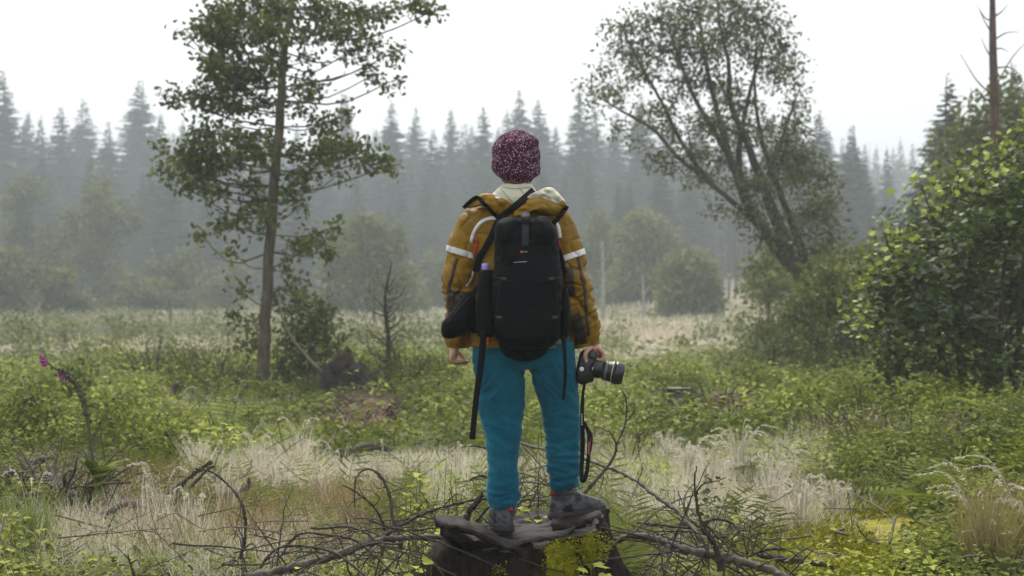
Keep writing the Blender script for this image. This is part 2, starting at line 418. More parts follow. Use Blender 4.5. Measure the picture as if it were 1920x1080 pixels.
# ------------------------------------------------------------------ far spruce forest
def spruce_meshes(seed, H=20.0, slim=1.0, gaps=.1):
    r = np.random.default_rng(seed)
    tv, tf = tube(np.stack([np.zeros(7), np.zeros(7), np.linspace(-.6, H, 7)], 1) + np.r_[[[0, 0, 0]], r.normal(0, .05, (6, 3)) * [1, 1, 0]], np.linspace(.2, .02, 7) * H / 20, 7)
    tm = mesh_np('spruce_trunk', tv, tf, M['spruce_bark'], np.full(len(tv), .5))
    mb = MB(); z = H * .06; P = []; D = []; N = []; L = []; W = []; T = []
    while z < H * .985:
        t = z / H; R = slim * H * .225 * (1 - t) ** .95 * r.uniform(.72, 1.12) + .03
        nb = 12 if t < .8 else 7
        a0 = r.uniform(0, 6.28)
        for b in range(nb):
            if r.uniform() < gaps: continue
            a = a0 + b * 6.283 / nb + r.normal(0, .25); Lb = R * r.uniform(.65, 1.15)
            droop = .18 + .35 * (1 - t)
            zb = z + r.normal(0, H * .012); s = np.linspace(.12, 1, 7)
            rad = s * Lb; zz = zb - droop * Lb * s + .22 * Lb * s ** 2.5
            c, sn = math.cos(a), math.sin(a)
            for k in range(7):
                p = (rad[k] * c, rad[k] * sn, zz[k])
                for sg in (1, -1):
                    da = a + sg * r.uniform(.5, 1.0)
                    P.append(p); D.append((math.cos(da), math.sin(da), -.35 - .3 * r.uniform())); N.append((c * .3, sn * .3, 1))
                    l = (.06 + .12 * min(1, Lb) + .30 * Lb * (1 - .65 * s[k])) * r.uniform(.7, 1.2); L.append(l); W.append(l * .42); T.append(.25 + .5 * s[k] + r.normal(0, .12))
                P.append(p); D.append((c, sn, -.9)); N.append((c, sn, .4)); l = .1 + .15 * min(1, Lb) + .14 * Lb; L.append(l); W.append(l * .5); T.append(.2 + .3 * s[k])
        z += H * r.uniform(.016, .026) * (1.1 - .45 * t)
    V, Fs, k = stamp(TD, P, D, N, np.array(L), np.array(W))
    cm = mesh_np('spruce_crown', V, Fs, M['spruce'], np.repeat(T, k))
    return tm, cm
SPR = [spruce_meshes(11, 20, 1.0), spruce_meshes(12, 20, .9, .1), spruce_meshes(13, 20, 1.15, .1), spruce_meshes(14, 20, .95), spruce_meshes(15, 20, .8, .15), spruce_meshes(16, 20, 1.05, .2)]
def spruce(px, top, Y, v, label, group=None, sx=1.25):
    x = (px - 960) / F * Y; g = float(gh(x, Y)); H = CH + (HY - top) / F * Y - g
    t = empty('spruce_tree', (x, Y, g - .1), label, 'tree', group)
    s = H / 20.0; sx *= random.uniform(.85, 1.3); rz = random.uniform(0, 6.28)
    for nm, me in (('trunk', SPR[v][0]), ('crown', SPR[v][1])):
        o = link(nm, me, t); o.scale = (s * sx, s * sx, s); o.rotation_euler = (random.uniform(-.02, .02), random.uniform(-.02, .02), rz)
        if nm == 'crown': o['kind'] = 'stuff'
    return t
sky_line = [(-60, 150), (-22, 165), (4, 128), (48, 205), (76, 212), (116, 196), (156, 182), (204, 226), (262, 146), (302, 206), (342, 222), (396, 238), (440, 228), (482, 242), (560, 236),
    (602, 252), (645, 162), (690, 246), (736, 184), (776, 200), (812, 240), (851, 200), (882, 228), (906, 194), (948, 204), (976, 166), (1006, 184), (1044, 232), (1081, 158), (1112, 192),
    (1152, 204), (1204, 172), (1252, 204), (1312, 196), (1382, 222), (1442, 214), (1492, 200)]
special = {4: 'tallest misty spruce at the far left of the forest', 262: 'lone tall misty spruce just behind the left edge of the oak crown', 645: 'thin misty spruce spire right of the oak, between oak and hat',
           976: 'misty twin-topped spruce directly above the hat', 1081: 'tall misty spruce between the hat and the leaning willow', 736: 'misty spruce spire left of the hat, above the pale bush'}
for i, (px, top) in enumerate(sky_line):
    spruce(px, top, 212 + 20 * math.sin(i * 2.4), i % 6, special.get(px, 'hazy spruce whose top forms the far forest skyline'), None if px in special else 'far skyline spruces')
for i in range(44):
    spruce(-160 + i * 41 + random.uniform(-14, 14), random.uniform(228, 285), random.uniform(250, 290), i % 6, 'very faint spruce deep in the back of the misty forest', 'faint back spruces')
for i in range(46):
    spruce(-140 + i * 39 + random.uniform(-16, 16), random.uniform(280, 395) if not 600 < i * 39 - 140 < 900 else random.uniform(300, 380), random.uniform(150, 184), (i * 5) % 6, 'grey green spruce in the shadowy front of the far forest', 'spruces at the forest front')
for px, top, Y, v, lb in ((1532, 204, 150, 3, 'grey spruce right of the willow crown, taller of two'), (1601, 232, 145, 1, 'slender grey spruce standing alone in the notch right of the willow'),
        (1664, 272, 190, 4, 'small thin hazy spruce between the lone slender spruce and the dark fir'), (1776, 138, 62, 0, 'tall dark fir rising behind the right-hand trees beside the bare snag'),
        (1725, 300, 72, 2, 'lower dark fir at the foot of the tall dark fir'), (1890, 110, 70, 4, 'dark spruce tip just right of the bare snag'), (1940, 84, 64, 1, 'dark spruce cut off by the right edge'), (1832, 205, 74, 5, 'dark spruce behind the round green tree')):
    spruce(px, top, Y, v, lb)
for i in range(26):
    spruce(1560 + i * 22 + random.uniform(-8, 8), 262 + random.uniform(-8, 16), random.uniform(320, 345), i % 6, 'tiny spruce on the palest far ridge at the right', 'far ridge spruces', 1.0)
for i in range(17):
    spruce(1540 + i * 32 + random.uniform(-10, 10), random.uniform(330, 420), random.uniform(118, 142), (i * 3) % 6, 'green spruce behind the right-hand bushes', 'spruces behind the right bushes')
# ------------------------------------------------------------------ broadleaf trees and shrubs
def leafy(name, label, cat, base, trunks, clusters, T, size, mat, bark, per=7, spread=.22, attach=None, group=None, branch_r=.02,
          up=.5, tint=.5, top_light=.0, twigs=True, aspect=.6, limb_mb=None, twig_r=.004):
    """trunks: list of (points, radii); clusters: (center, radii(3), n_sprays, tint offset)"""
    t = empty(name, base, label, cat, group)
    for k, (pts, rad) in enumerate(trunks):
        n = max(10, len(pts) * 5); p = smooth_path(pts, n); r = np.interp(np.linspace(0, 1, n), np.linspace(0, 1, len(rad)), rad)
        p[1:-1] += rng.normal(0, 1, (n - 2, 3)) * r[1:-1, None] * .12
        mb = MB(); V, Fs = tube(p, r, 9); mb.add(V, Fs); mb.obj('trunk' if k == 0 else 'limb', bark, t, True)
    tp = np.concatenate([smooth_path(p, 40) for p, r in trunks]) if trunks else np.array([base])
    bm_ = limb_mb or MB(); P = []; D = []; N = []; L = []; TT = []
    zmin = min(c[0][2] - c[1][2] for c in clusters); zmax = max(c[0][2] + c[1][2] for c in clusters)
    for c, r, ns, *o in clusters:
        c = np.asarray(c, float); r = np.asarray(r, float); off = o[0] if o else 0
        if attach is not False and len(tp) > 1:
            q = tp[np.argmin(np.linalg.norm((tp - c) * [1, 1, 1.2] + [0, 0, .25 * np.linalg.norm(tp[:, :2] - c[:2], axis=1).mean()], axis=1))]
            d = c - q; mid = q + d * .5 + np.array([0, 0, -.12]) * np.linalg.norm(d) + rng.normal(0, .05, 3) * np.linalg.norm(d)
            pth = smooth_path([q, mid, c, c + d * .12], 9); l = np.linalg.norm(d)
            V, Fs = tube(pth, np.linspace(branch_r * (0.5 + .35 * l), branch_r * .35, 9), 5); bm_.add(V, Fs, .4)
        v = rand_dirs(ns); rad = rng.uniform(.15, 1, ns) ** .5
        S = c + v * r * rad[:, None]
        if twigs:
            for s in S[::2]:
                e = c + (s - c) * .15; m_ = (e + s) / 2 + rng.normal(0, .06, 3) * np.linalg.norm(s - e)
                V, Fs = tube(np.array([e, m_, s]), np.array([twig_r * 1.8, twig_r * 1.3, twig_r * .6]), 3, False); bm_.add(V, Fs, .3)
        k = per
        out = v * .7 + np.array([0, 0, .1])
        pos = np.repeat(S, k, 0) + rng.normal(0, 1, (ns * k, 3)) * spread * .5
        d = np.repeat(out, k, 0) + rng.normal(0, .7, (ns * k, 3)); d[:, 2] -= .25
        P.append(pos); D.append(d); N.append(rand_dirs(ns * k, up * 2.2)); L.append(size * rng.uniform(.65, 1.2, ns * k))
        ti = tint + off + top_light * ((pos[:, 2] - zmin) / (zmax - zmin) - .5) + rng.normal(0, .13, ns * k) + np.repeat(rng.normal(0, .1, ns), k)
        TT.append(np.clip(ti, .02, .98))
    P, D, N, L, TT = map(np.concatenate, (P, D, N, L, TT))
    V, Fs, k = stamp(T, P, D, N, L, L * aspect)
    me = mesh_np('crown', V - np.asarray(base), Fs, mat, np.repeat(TT, k))
    o = link('crown', me, t); o['kind'] = 'stuff'
    if bm_.n and limb_mb is None:
        ob = bm_.obj('branches', bark, t); ob['kind'] = 'stuff'
    return t

def pxcl(lst, Y, n=1.0, thick=.8, dens=1.0, sh=1.0):
    """clusters from photo ellipses (px,py,rx,ry[,tint]) at distance Y, spread in depth"""
    out = []
    for e in lst:
        px, py, rx, ry = e[:4]; rx *= sh; ry *= sh; y = Y + random.uniform(-1, 1) * thick
        a = rx / F * Y; b = ry / F * Y
        out.append((at(px, py, y), (a, (a + b) / 2 * 1.1, b), max(5, int(dens * (rx * ry) ** .88 / 10)), e[4] if len(e) > 4 else 0))
    return out

# --- the oak on the left
OY = 21.3
tr = [at(491, 752, OY), at(496, 640, OY), at(505, 480, OY), at(516, 330, OY), at(526, 200, OY), at(533, 90, OY), at(548, 10, OY), at(566, -90, OY + .2), at(580, -180, OY + .3)]
rr = np.array([15, 11.5, 10.2, 9.4, 8.6, 7.3, 5.6, 3.5, 1.8]) / F * OY
oak = [(450, 62, 80, 48), (395, 62, 45, 26), (350, 66, 20, 10), (560, 18, 70, 26), (480, 12, 80, 34), (420, 108, 55, 34), (462, 148, 62, 34), (505, 110, 30, 28), (425, 165, 40, 26), (378, 178, 40, 20), (330, 184, 28, 14), (440, 196, 42, 22), (490, 190, 34, 16),
       (395, 205, 30, 10), (405, 130, 30, 20), (415, 20, 30, 24), (500, 60, 40, 30),
       (404, 250, 48, 22), (448, 258, 48, 20), (345, 290, 40, 20), (318, 322, 26, 18, .1), (305, 285, 10, 8), (372, 322, 32, 24), (400, 300, 42, 24), (440, 296, 40, 24), (480, 286, 34, 22), (385, 352, 22, 16), (415, 362, 22, 14), (350, 350, 16, 10), (468, 350, 26, 18), (520, 268, 22, 14),
       (365, 268, 16, 14), (424, 420, 28, 16), (376, 440, 18, 9), (452, 410, 18, 14), (440, 474, 14, 9), (482, 380, 24, 20), (498, 405, 20, 14), (488, 420, 16, 12),
       (636, 20, 56, 26), (590, 62, 26, 20), (650, 55, 44, 24), (705, 22, 42, 18), (765, 8, 42, 14), (812, 22, 20, 18), (690, 82, 32, 16), (738, 98, 24, 11), (655, 96, 26, 14), (698, 142, 20, 9), (732, 153, 22, 9), (590, 152, 18, 12), (580, 110, 14, 12), (566, 66, 18, 14), (620, 60, 20, 16), (690, 122, 12, 8),
       (560, 158, 16, 12), (608, 232, 40, 18), (560, 205, 16, 10), (650, 216, 16, 12), (575, 180, 14, 10), (590, 172, 14, 8), (636, 272, 52, 22), (695, 300, 34, 17), (728, 312, 15, 15, .1), (600, 290, 40, 18), (560, 282, 28, 14), (636, 326, 20, 10), (670, 282, 24, 16), (582, 320, 20, 12),
       (575, 336, 22, 13), (545, 362, 22, 18), (562, 386, 18, 10), (540, 330, 14, 14), (600, 452, 26, 13), (622, 428, 10, 15), (575, 466, 26, 10), (548, 455, 14, 9), (534, 500, 9, 13), (545, 540, 30, 15), (558, 566, 14, 18), (610, 470, 12, 8),
       (456, 550, 18, 8), (440, 586, 14, 10), (470, 600, 20, 12), (472, 640, 20, 22), (518, 560, 14, 16)]
leafy('oak_tree', 'open-crowned young oak with a straight brown trunk, left of the hiker', 'tree', at(491, 752, OY), [(tr, rr)], [(c, r * np.array([1.05, 1, .72]), n, o) for c, r, n, o in pxcl(oak, OY, thick=.8, dens=.72, sh=.86)], TQ, .095, M['oak_leaf'], M['oak_bark'], per=10, spread=.17, branch_r=.015, tint=.42, aspect=.9)

shr = [(585, 610, 45, 40), (548, 640, 34, 44), (615, 650, 36, 34), (640, 690, 34, 24), (575, 690, 50, 26), (530, 690, 26, 30), (600, 580, 22, 22), (560, 590, 26, 22), (660, 708, 20, 14)]
leafy('leafy_shrub', 'dense dark green shrub growing against the oak trunk on its right', 'shrub', at(575, 745, 22.3), [([at(575, 748, 22.3), at(580, 690, 22.3), at(585, 600, 22.3)], [.04, .03, .012])], pxcl(shr, 22.3, thick=.4, dens=.8), TQ, .1, M['oak_leaf'], M['oak_bark'], per=6, tint=.4, aspect=.9, branch_r=.012)
b = MB(); pth = smooth_path([at(519, 548, 20.9), at(528, 590, 20.8), at(545, 630, 20.75), at(570, 662, 20.7), at(596, 690, 20.6), at(625, 712, 20.5), at(655, 726, 20.5), at(676, 736, 20.5)], 30)
V, Fs = tube(pth, np.linspace(.012, .03, 30), 8); b.add(V, Fs)
tag(b.thing('bent_pole', M['pale_wood'], at(668, 738, 20.5), True), 'long pale bent branch leaning down from the oak trunk to the ground', 'branch')

# --- the leaning willow
WY = 31.0
wb = at(1512, 640, WY)
def wp(*p, y=0): return [at(a, c, WY + y) for a, c in p]
r_ = lambda *v: np.array(v) / F * WY
wt = [(wp((1530, 640), (1512, 540), (1482, 482), (1433, 352), (1402, 270), (1371, 197), (1366, 119), (1350, 52), (1345, -20)), r_(24, 19, 14, 9, 7, 5.5, 4, 3, 1.5)),
      (wp((1512, 530), (1449, 456), (1397, 373), (1366, 290), (1330, 233), (1296, 170), (1270, 100), (1250, 40), y=-.4), r_(14, 10, 8, 6, 5, 3.6, 2.6, 1.5)),
      (wp((1470, 470), (1444, 446), (1392, 394), (1330, 342), (1267, 290), (1226, 244), (1164, 207), (1120, 180), y=-.7), r_(8, 6.5, 5.2, 4.5, 3.8, 3, 2.2, 1.2)),
      (wp((1520, 530), (1500, 460), (1470, 380), (1440, 300), (1420, 220), (1415, 140), (1420, 60), y=.5), r_(11, 9, 6.5, 5, 3.6, 2.6, 1.4)),
      (wp((1400, 380), (1385, 300), (1400, 200), (1418, 130), (1440, 60), y=.2), r_(8, 6, 4, 3, 1.5)),
      (wp((1366, 290), (1340, 190), (1322, 110), (1310, 20), y=-.2), r_(7, 5, 3.5, 2)),
      (wp((1330, 342), (1280, 270), (1240, 190), (1200, 120), (1170, 60), y=-.5), r_(5, 4, 3, 2.4, 1.4)),
      (wp((1440, 330), (1470, 250), (1490, 190), (1500, 165), y=.3), r_(5, 3.5, 2, 1))]
wl = [(1170, 50, 36, 26), (1230, 38, 46, 28), (1300, 18, 60, 34), (1380, 16, 56, 36), (1436, 40, 38, 36), (1468, 84, 24, 36), (1180, 100, 44, 26), (1140, 168, 24, 18), (1250, 92, 54, 30), (1320, 100, 54, 34), (1400, 92, 46, 32), (1448, 132, 34, 26), (1486, 160, 20, 10),
      (1112, 190, 14, 14), (1208, 140, 36, 22), (1290, 150, 46, 26), (1272, 176, 18, 14), (1350, 160, 44, 26), (1160, 242, 20, 14), (1216, 210, 36, 16), (1330, 230, 54, 26), (1258, 246, 24, 12), (1262, 306, 14, 20), (1300, 288, 32, 20), (1356, 300, 44, 20), (1384, 250, 36, 22), (1430, 244, 44, 22),
      (1488, 232, 22, 30), (1470, 264, 34, 20), (1500, 300, 40, 30), (1540, 330, 34, 28), (1482, 332, 44, 30), (1548, 390, 30, 36), (1520, 400, 44, 36), (1558, 450, 18, 36), (1500, 440, 26, 26), (1450, 404, 24, 24), (1400, 340, 26, 16), (1126, 130, 16, 12), (1160, 180, 20, 12), (1360, 60, 40, 30), (1280, 60, 40, 26), (1190, 262, 12, 10), (1340, 340, 24, 14), (1440, 445, 34, 26), (1480, 480, 34, 24), (1405, 395, 34, 20), (1425, 350, 40, 26), (1530, 470, 34, 30), (1465, 300, 40, 24), (1390, 200, 50, 26), (1250, 215, 30, 16), (1230, 300, 24, 14), (1300, 330, 24, 14), (1480, 130, 30, 16), (1500, 190, 22, 14), (1350, 390, 22, 12), (1100, 160, 14, 10), (1420, 500, 26, 18)]
leafy('willow_tree', 'leaning multi-stemmed willow with an airy crown, right of the hiker', 'tree', wb, wt, pxcl(wl, WY, thick=1.0, dens=1.15, sh=1.0), TD, .125, M['willow_leaf'], M['willow_bark'], per=6, spread=.26, branch_r=.014, tint=.45, aspect=.5, twig_r=.007)

# --- dark leafy maple thicket on the right
MY = 15.0
mp = [(1893, 290, 34, 30), (1850, 320, 30, 26), (1810, 360, 50, 40), (1880, 370, 60, 50), (1745, 400, 28, 30), (1770, 440, 60, 46), (1850, 450, 70, 60), (1930, 420, 40, 70), (1700, 470, 40, 36), (1660, 452, 18, 16), (1720, 520, 60, 50), (1800, 530, 70, 60), (1890, 540, 70, 70), (1665, 545, 34, 40), (1630, 580, 22, 26),
      (1650, 610, 40, 30), (1720, 610, 60, 46), (1800, 620, 60, 50), (1890, 630, 60, 60), (1690, 660, 44, 26), (1760, 670, 60, 30), (1860, 690, 60, 30), (1920, 690, 40, 50), (1690, 690, 40, 22), (1960, 560, 50, 90), (1960, 360, 50, 60), (2000, 480, 60, 120)]
tips = [(1731, 356, 9, 11, .62), (1776, 360, 8, 10, .6), (1688, 432, 8, 8, .55), (1660, 442, 9, 9, .6), (1629, 533, 9, 10, .6), (1614, 584, 9, 8, .6), (1854, 322, 9, 9, .6), (1903, 346, 10, 10, .6), (1908, 252, 9, 9, .6), (1710, 470, 12, 8, .35), (1650, 500, 10, 9, .35), (1800, 330, 10, 7, .3), (1625, 610, 10, 8, .4), (1880, 280, 12, 8, .35)]
cl_ = [(c, r * np.array([1.0, .9, .55]), n, o) for c, r, n, o in pxcl(mp, MY, thick=1.0, dens=.46, sh=.92)]
cl_ += [(c, r, 3, o) for c, r, n, o in pxcl(tips, MY - .8, thick=.2)]
mb0 = at(1800, 800, MY)
mb0[2] = gh(mb0[0], mb0[1])
stems = []
for px, tx, ty in ((1815, 1760, 420), (1850, 1870, 300), (1790, 1700, 480), (1900, 1930, 380), (1870, 1890, 420)):
    g = at(px, 790, MY + random.uniform(-.2, .4)); g[2] = gh(g[0], g[1]) - .05
    stems.append(([g, at((px * 2 + tx) / 3, 640, MY), at((px + tx) / 2, 540, MY), at(tx, ty, MY)], [.045, .035, .025, .01]))
leafy('maple_thicket', 'dark glossy maple thicket with yellow-green shoot tips at the right edge', 'shrub', mb0, stems, cl_, TM, .072, M['maple_leaf'], M['willow_bark'], per=10, spread=.22, branch_r=.012, tint=.44, aspect=1.0, up=1.5)

# --- rounder trees and bushes behind it
def bush(name, label, cat, px, base_py, Y, ells, mat, size, dens=1.0, tint=.5, T=TD, per=6, group=None, thick=.9, trunk=True, spread=.4, bark='willow_bark', r0=.06):
    if Y > 57: Y *= 1.32; size *= 1.25
    g = at(px, base_py, Y); g[2] = float(gh(g[0], g[1]))
    top = min(e[1] for e in ells)
    trk = [([g - [0, 0, .1], at(px + 2, (base_py + top) / 2, Y), at(px - 1, top + 10, Y)], [r0, r0 * .7, r0 * .2])] if trunk else []
    return leafy(name, label, cat, g, trk, pxcl(ells, Y, thick=thick, dens=dens), T, size, M[mat], M[bark], per=per, spread=spread, group=group, tint=tint, branch_r=r0 * .35, twig_r=.006)
def blob(px, top, w, bottom, n=12):
    """ellipses filling a rough dome"""
    h = bottom - top; L = []
    for k in range(n):
        v = (k + .5) / n; ww = w * math.sin(PI * min(1, .22 + .62 * v)) ** .8
        L.append((px + random.uniform(-1, 1) * ww * .38, top + h * (.08 + .84 * v) + random.uniform(-.04, .04) * h, ww * random.uniform(.20, .34), h * random.uniform(.09, .15), random.uniform(-.1, .1)))
    return L
bush('round_tree', 'big rounded olive green tree behind the thicket at upper right', 'tree', 1850, 640, 38, [(1850, 230, 60, 40), (1900, 200, 50, 46), (1800, 290, 50, 50), (1870, 300, 70, 50), (1940, 260, 60, 80), (1790, 370, 40, 50), (1840, 390, 60, 60), (1920, 380, 60, 80), (1780, 450, 50, 50), (1860, 480, 80, 60), (1990, 320, 60, 110)], 'bush_leaf', .2, 1.1, .5, thick=1.5, r0=.14)
bush('alder_bush', 'broad dark bush with a bare stem below the leaning willow', 'shrub', 1580, 690, 26, [(1560, 520, 50, 30), (1610, 530, 46, 40), (1520, 570, 50, 40), (1580, 590, 60, 50), (1640, 600, 40, 60), (1530, 640, 50, 40), (1590, 660, 50, 34), (1500, 610, 30, 40), (1560, 560, 50, 40)], 'bush_leaf', .12, 1.1, .46, r0=.09)
bush('alder_bush', 'lighter feathery bush at the meadow edge, left of the dark bush', 'shrub', 1450, 700, 27.5, [(1450, 620, 34, 34), (1425, 610, 20, 44), (1470, 660, 40, 34), (1440, 665, 30, 30), (1480, 600, 24, 40), (1420, 650, 18, 30), (1490, 670, 26, 24)], 'pale_leaf', .12, .75, .45, r0=.03)
bush('willow_bush', 'yellowish rounded bush at the foot of the leaning willow', 'shrub', 1440, 590, 46, [(1440, 500, 36, 30), (1415, 530, 24, 30), (1470, 530, 36, 34), (1440, 550, 44, 26)], 'bush_leaf', .22, 1.1, .66, r0=.06)
bush('willow_bush', 'olive bush between the willow trunk and the maple thicket', 'shrub', 1600, 640, 33, [(1600, 500, 50, 34), (1640, 520, 40, 40), (1560, 540, 40, 34), (1660, 480, 30, 30), (1540, 510, 34, 20)], 'bush_leaf', .18, 1.0, .45, r0=.06)
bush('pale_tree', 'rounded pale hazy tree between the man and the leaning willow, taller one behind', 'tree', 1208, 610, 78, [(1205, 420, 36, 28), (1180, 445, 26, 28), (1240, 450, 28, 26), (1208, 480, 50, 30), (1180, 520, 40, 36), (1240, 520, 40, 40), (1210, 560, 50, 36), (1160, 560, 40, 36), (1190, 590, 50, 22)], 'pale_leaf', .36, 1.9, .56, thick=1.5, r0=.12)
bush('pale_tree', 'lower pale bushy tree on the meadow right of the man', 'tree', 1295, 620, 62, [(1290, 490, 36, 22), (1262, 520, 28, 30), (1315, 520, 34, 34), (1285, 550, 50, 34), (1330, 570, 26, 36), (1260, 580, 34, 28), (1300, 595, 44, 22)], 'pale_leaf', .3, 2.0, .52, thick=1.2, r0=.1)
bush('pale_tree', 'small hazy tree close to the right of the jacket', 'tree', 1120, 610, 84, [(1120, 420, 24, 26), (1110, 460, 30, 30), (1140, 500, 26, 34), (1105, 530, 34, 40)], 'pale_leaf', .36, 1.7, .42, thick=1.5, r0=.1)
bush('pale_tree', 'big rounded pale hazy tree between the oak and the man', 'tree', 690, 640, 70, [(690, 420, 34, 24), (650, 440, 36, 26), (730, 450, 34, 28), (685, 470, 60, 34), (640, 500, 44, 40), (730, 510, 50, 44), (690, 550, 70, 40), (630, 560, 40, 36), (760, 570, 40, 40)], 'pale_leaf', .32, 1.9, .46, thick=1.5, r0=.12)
for i, (px, top, w, bot, Y, lb) in enumerate(((185, 340, 150, 620, 88, 'dim grey-green tree deep in the mist left of the oak'), (60, 330, 130, 630, 92, 'dim tree in the mist at the far left'), (330, 470, 130, 630, 84, 'low dim tree in the mist behind the oak leaves'),
                                             (20, 470, 110, 640, 70, 'dark misty shrub at the left edge'), (270, 520, 110, 625, 78, 'small misty shrub at the meadow edge left of the oak'), (430, 480, 100, 620, 92, 'misty shrub just left of the oak trunk'), (120, 500, 120, 640, 72, 'broad misty shrub in front of the dim trees'), (830, 470, 90, 610, 92, 'dim misty tree touching the left sleeve in view'))):
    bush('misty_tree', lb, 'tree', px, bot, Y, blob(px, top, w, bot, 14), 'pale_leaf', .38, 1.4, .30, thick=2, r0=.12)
for i, (px, top, w, bot, Y) in enumerate(((380, 575, 70, 640, 48), (300, 590, 90, 645, 44), (210, 585, 90, 650, 42), (120, 590, 90, 655, 40), (40, 580, 90, 660, 38), (640, 600, 70, 650, 40), (780, 600, 60, 650, 42), (450, 590, 60, 640, 46), (830, 610, 40, 650, 44), (1175, 610, 50, 640, 55), (1390, 600, 40, 630, 50), (20, 600, 60, 640, 62), (90, 596, 50, 634, 66), (160, 600, 70, 638, 60), (250, 604, 50, 636, 70), (335, 600, 60, 634, 66), (410, 606, 44, 634, 74), (560, 600, 70, 640, 56), (600, 590, 50, 632, 68), (700, 610, 60, 648, 46), (860, 606, 50, 640, 58), (1150, 620, 40, 652, 44), (1240, 612, 40, 636, 66), (1330, 618, 46, 650, 46), (1405, 628, 50, 668, 36), (1290, 640, 40, 664, 38), (500, 636, 60, 668, 36), (330, 640, 80, 676, 34), (180, 644, 80, 680, 33), (60, 640, 70, 684, 32))):
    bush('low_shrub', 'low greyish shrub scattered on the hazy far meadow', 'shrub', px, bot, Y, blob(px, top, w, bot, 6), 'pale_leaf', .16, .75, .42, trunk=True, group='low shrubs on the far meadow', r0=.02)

# --- bare snag, thin poles, bare sapling
def bare(name, label, cat, pts, rad, twigs, mat, k=8, group=None, tr=.3):
    b0 = pts[0]; t = empty(name, b0, label, cat, group)
    n = max(14, len(pts) * 6); p = smooth_path(pts, n); r = np.interp(np.linspace(0, 1, n), np.linspace(0, 1, len(rad)), rad)
    q = MB(); V, Fs = tube(p, r, k); q.add(V, Fs); q.obj('trunk', mat, t, True)
    for tw in twigs:
        q = MB(); pp = smooth_path(tw[0], 12); V, Fs = tube(pp, np.linspace(tw[1], tw[1] * .25, 12), 5); q.add(V, Fs)
        q.obj('dead_branch', mat, t, True)
    return t
SY = 30.0
g = at(1858, 700, SY); g[2] = gh(g[0], g[1])
tw = []
for (x0, y0, x1, y1, sag) in ((1862, 40, 1832, 10, 8), (1862, 64, 1836, 18, 4), (1864, 75, 1910, 60, -6), (1862, 112, 1840, 72, 4), (1866, 128, 1915, 140, -8), (1862, 180, 1800, 100, 10), (1866, 165, 1925, 78, -10), (1860, 190, 1830, 165, 6), (1866, 200, 1900, 170, 5), (1860, 235, 1828, 260, -8), (1866, 30, 1890, 8, 3), (1866, 250, 1895, 240, 5), (1862, 95, 1890, 96, -5), (1864, 8, 1846, -14, 0)):
    tw.append(([at(x0, y0, SY), at((x0 + x1) / 2, (y0 + y1) / 2 + sag, SY - .2), at(x1, y1, SY - .4)], .022))
bare('dead_snag', 'tall bare reddish dead spruce trunk with broken twigs at upper right', 'tree', [g, at(1862, 400, SY), at(1866, 250, SY), at(1862, 100, SY), at(1861, 0, SY), at(1860, -60, SY)], np.array([13, 11, 9.5, 7.5, 5.5, 4.5]) / F * SY, tw, barkmat('reddish_dead_bark', (.06, .032, .025), (.16, .095, .075)))
for px, top, bot, Y, w, lb in ((1130, 452, 612, 72, 4.5, 'taller of two pale bare birch poles right of the jacket'), (1206, 514, 612, 74, 3.2, 'shorter thin pale birch pole in front of the pale tree')):
    g = at(px, bot, Y); g[2] = gh(g[0], g[1])
    bare('birch_pole', lb, 'tree', [g, at(px + 1, (top + bot) / 2, Y), at(px - 1, top, Y)], np.array([w, w * .8, w * .5]) / F * Y, [([at(px, top + 40, Y), at(px + 8, top + 30, Y), at(px + 12, top + 16, Y)], .03)], barkmat('birch_bark', (.2, .185, .16), (.42, .40, .36)))
for i, (px, top, bot) in enumerate(((1352, 440, 590), (1366, 430, 588), (1378, 450, 590), (184, 330, 610), (700, 520, 620), (45, 560, 650), (318, 560, 640))):
    Y = 135 if i < 4 else 75
    g = at(px, bot, Y); g[2] = gh(g[0], g[1])
    bare('bare_tree', 'thin straight bare trunk standing in the mist', 'tree', [g, at(px + 2, (top + bot) / 2, Y), at(px, top, Y)], np.array([2.8, 2.2, 1.4]) / F * Y, [], M['spruce_bark'], group='bare trunks in the mist')
# bare sapling left of the man
BY = 22.5
g = at(726, 735, BY); g[2] = gh(g[0], g[1])
tw = []
for k in range(64):
    y0 = random.uniform(530, 715); x0 = 726 + (735 - y0) * .012
    sg = random.choice((-1, 1)); ln = random.choice((14, 22, 34, 50, 66)) * random.uniform(.7, 1.1) * (1 - (715 - y0) / 420)
    tw.append(([at(x0, y0, BY), at(x0 + sg * ln * random.uniform(.35, .6), y0 - ln * random.uniform(.1, .6), BY + random.uniform(-.2, .2)), at(x0 + sg * ln * random.uniform(.7, 1.1), y0 - ln * random.uniform(.1, 1.4), BY + random.uniform(-.4, .4))], random.uniform(.009, .017)))
sp = bare('bare_sapling', 'slender bare sapling with a fan of fine twigs, left of the man', 'tree', [g, at(728, 640, BY), at(722, 560, BY), at(735, 490, BY)], np.array([6, 4.4, 3, 1]) / F * BY, tw, M['twig'])
cl_ = pxcl([(725, 540, 40, 40), (700, 600, 30, 30), (755, 590, 30, 30), (730, 640, 40, 30)], BY, thick=.3, dens=1.0)
P = np.concatenate([c + rand_dirs(n) * r for c, r, n, o in cl_]); P = np.repeat(P, 3, 0) + rng.normal(0, .05, (len(P) * 3, 3))
V, Fs, k = stamp(TD, P, rand_dirs(len(P)), rand_dirs(len(P), 1), rng.uniform(.03, .06, len(P)), rng.uniform(.02, .035, len(P)))
o = link('sparse_leaves', mesh_np('sparse_leaves', V - g, Fs, M['bush_leaf'], np.full(len(V), .5)), sp); o['kind'] = 'stuff'
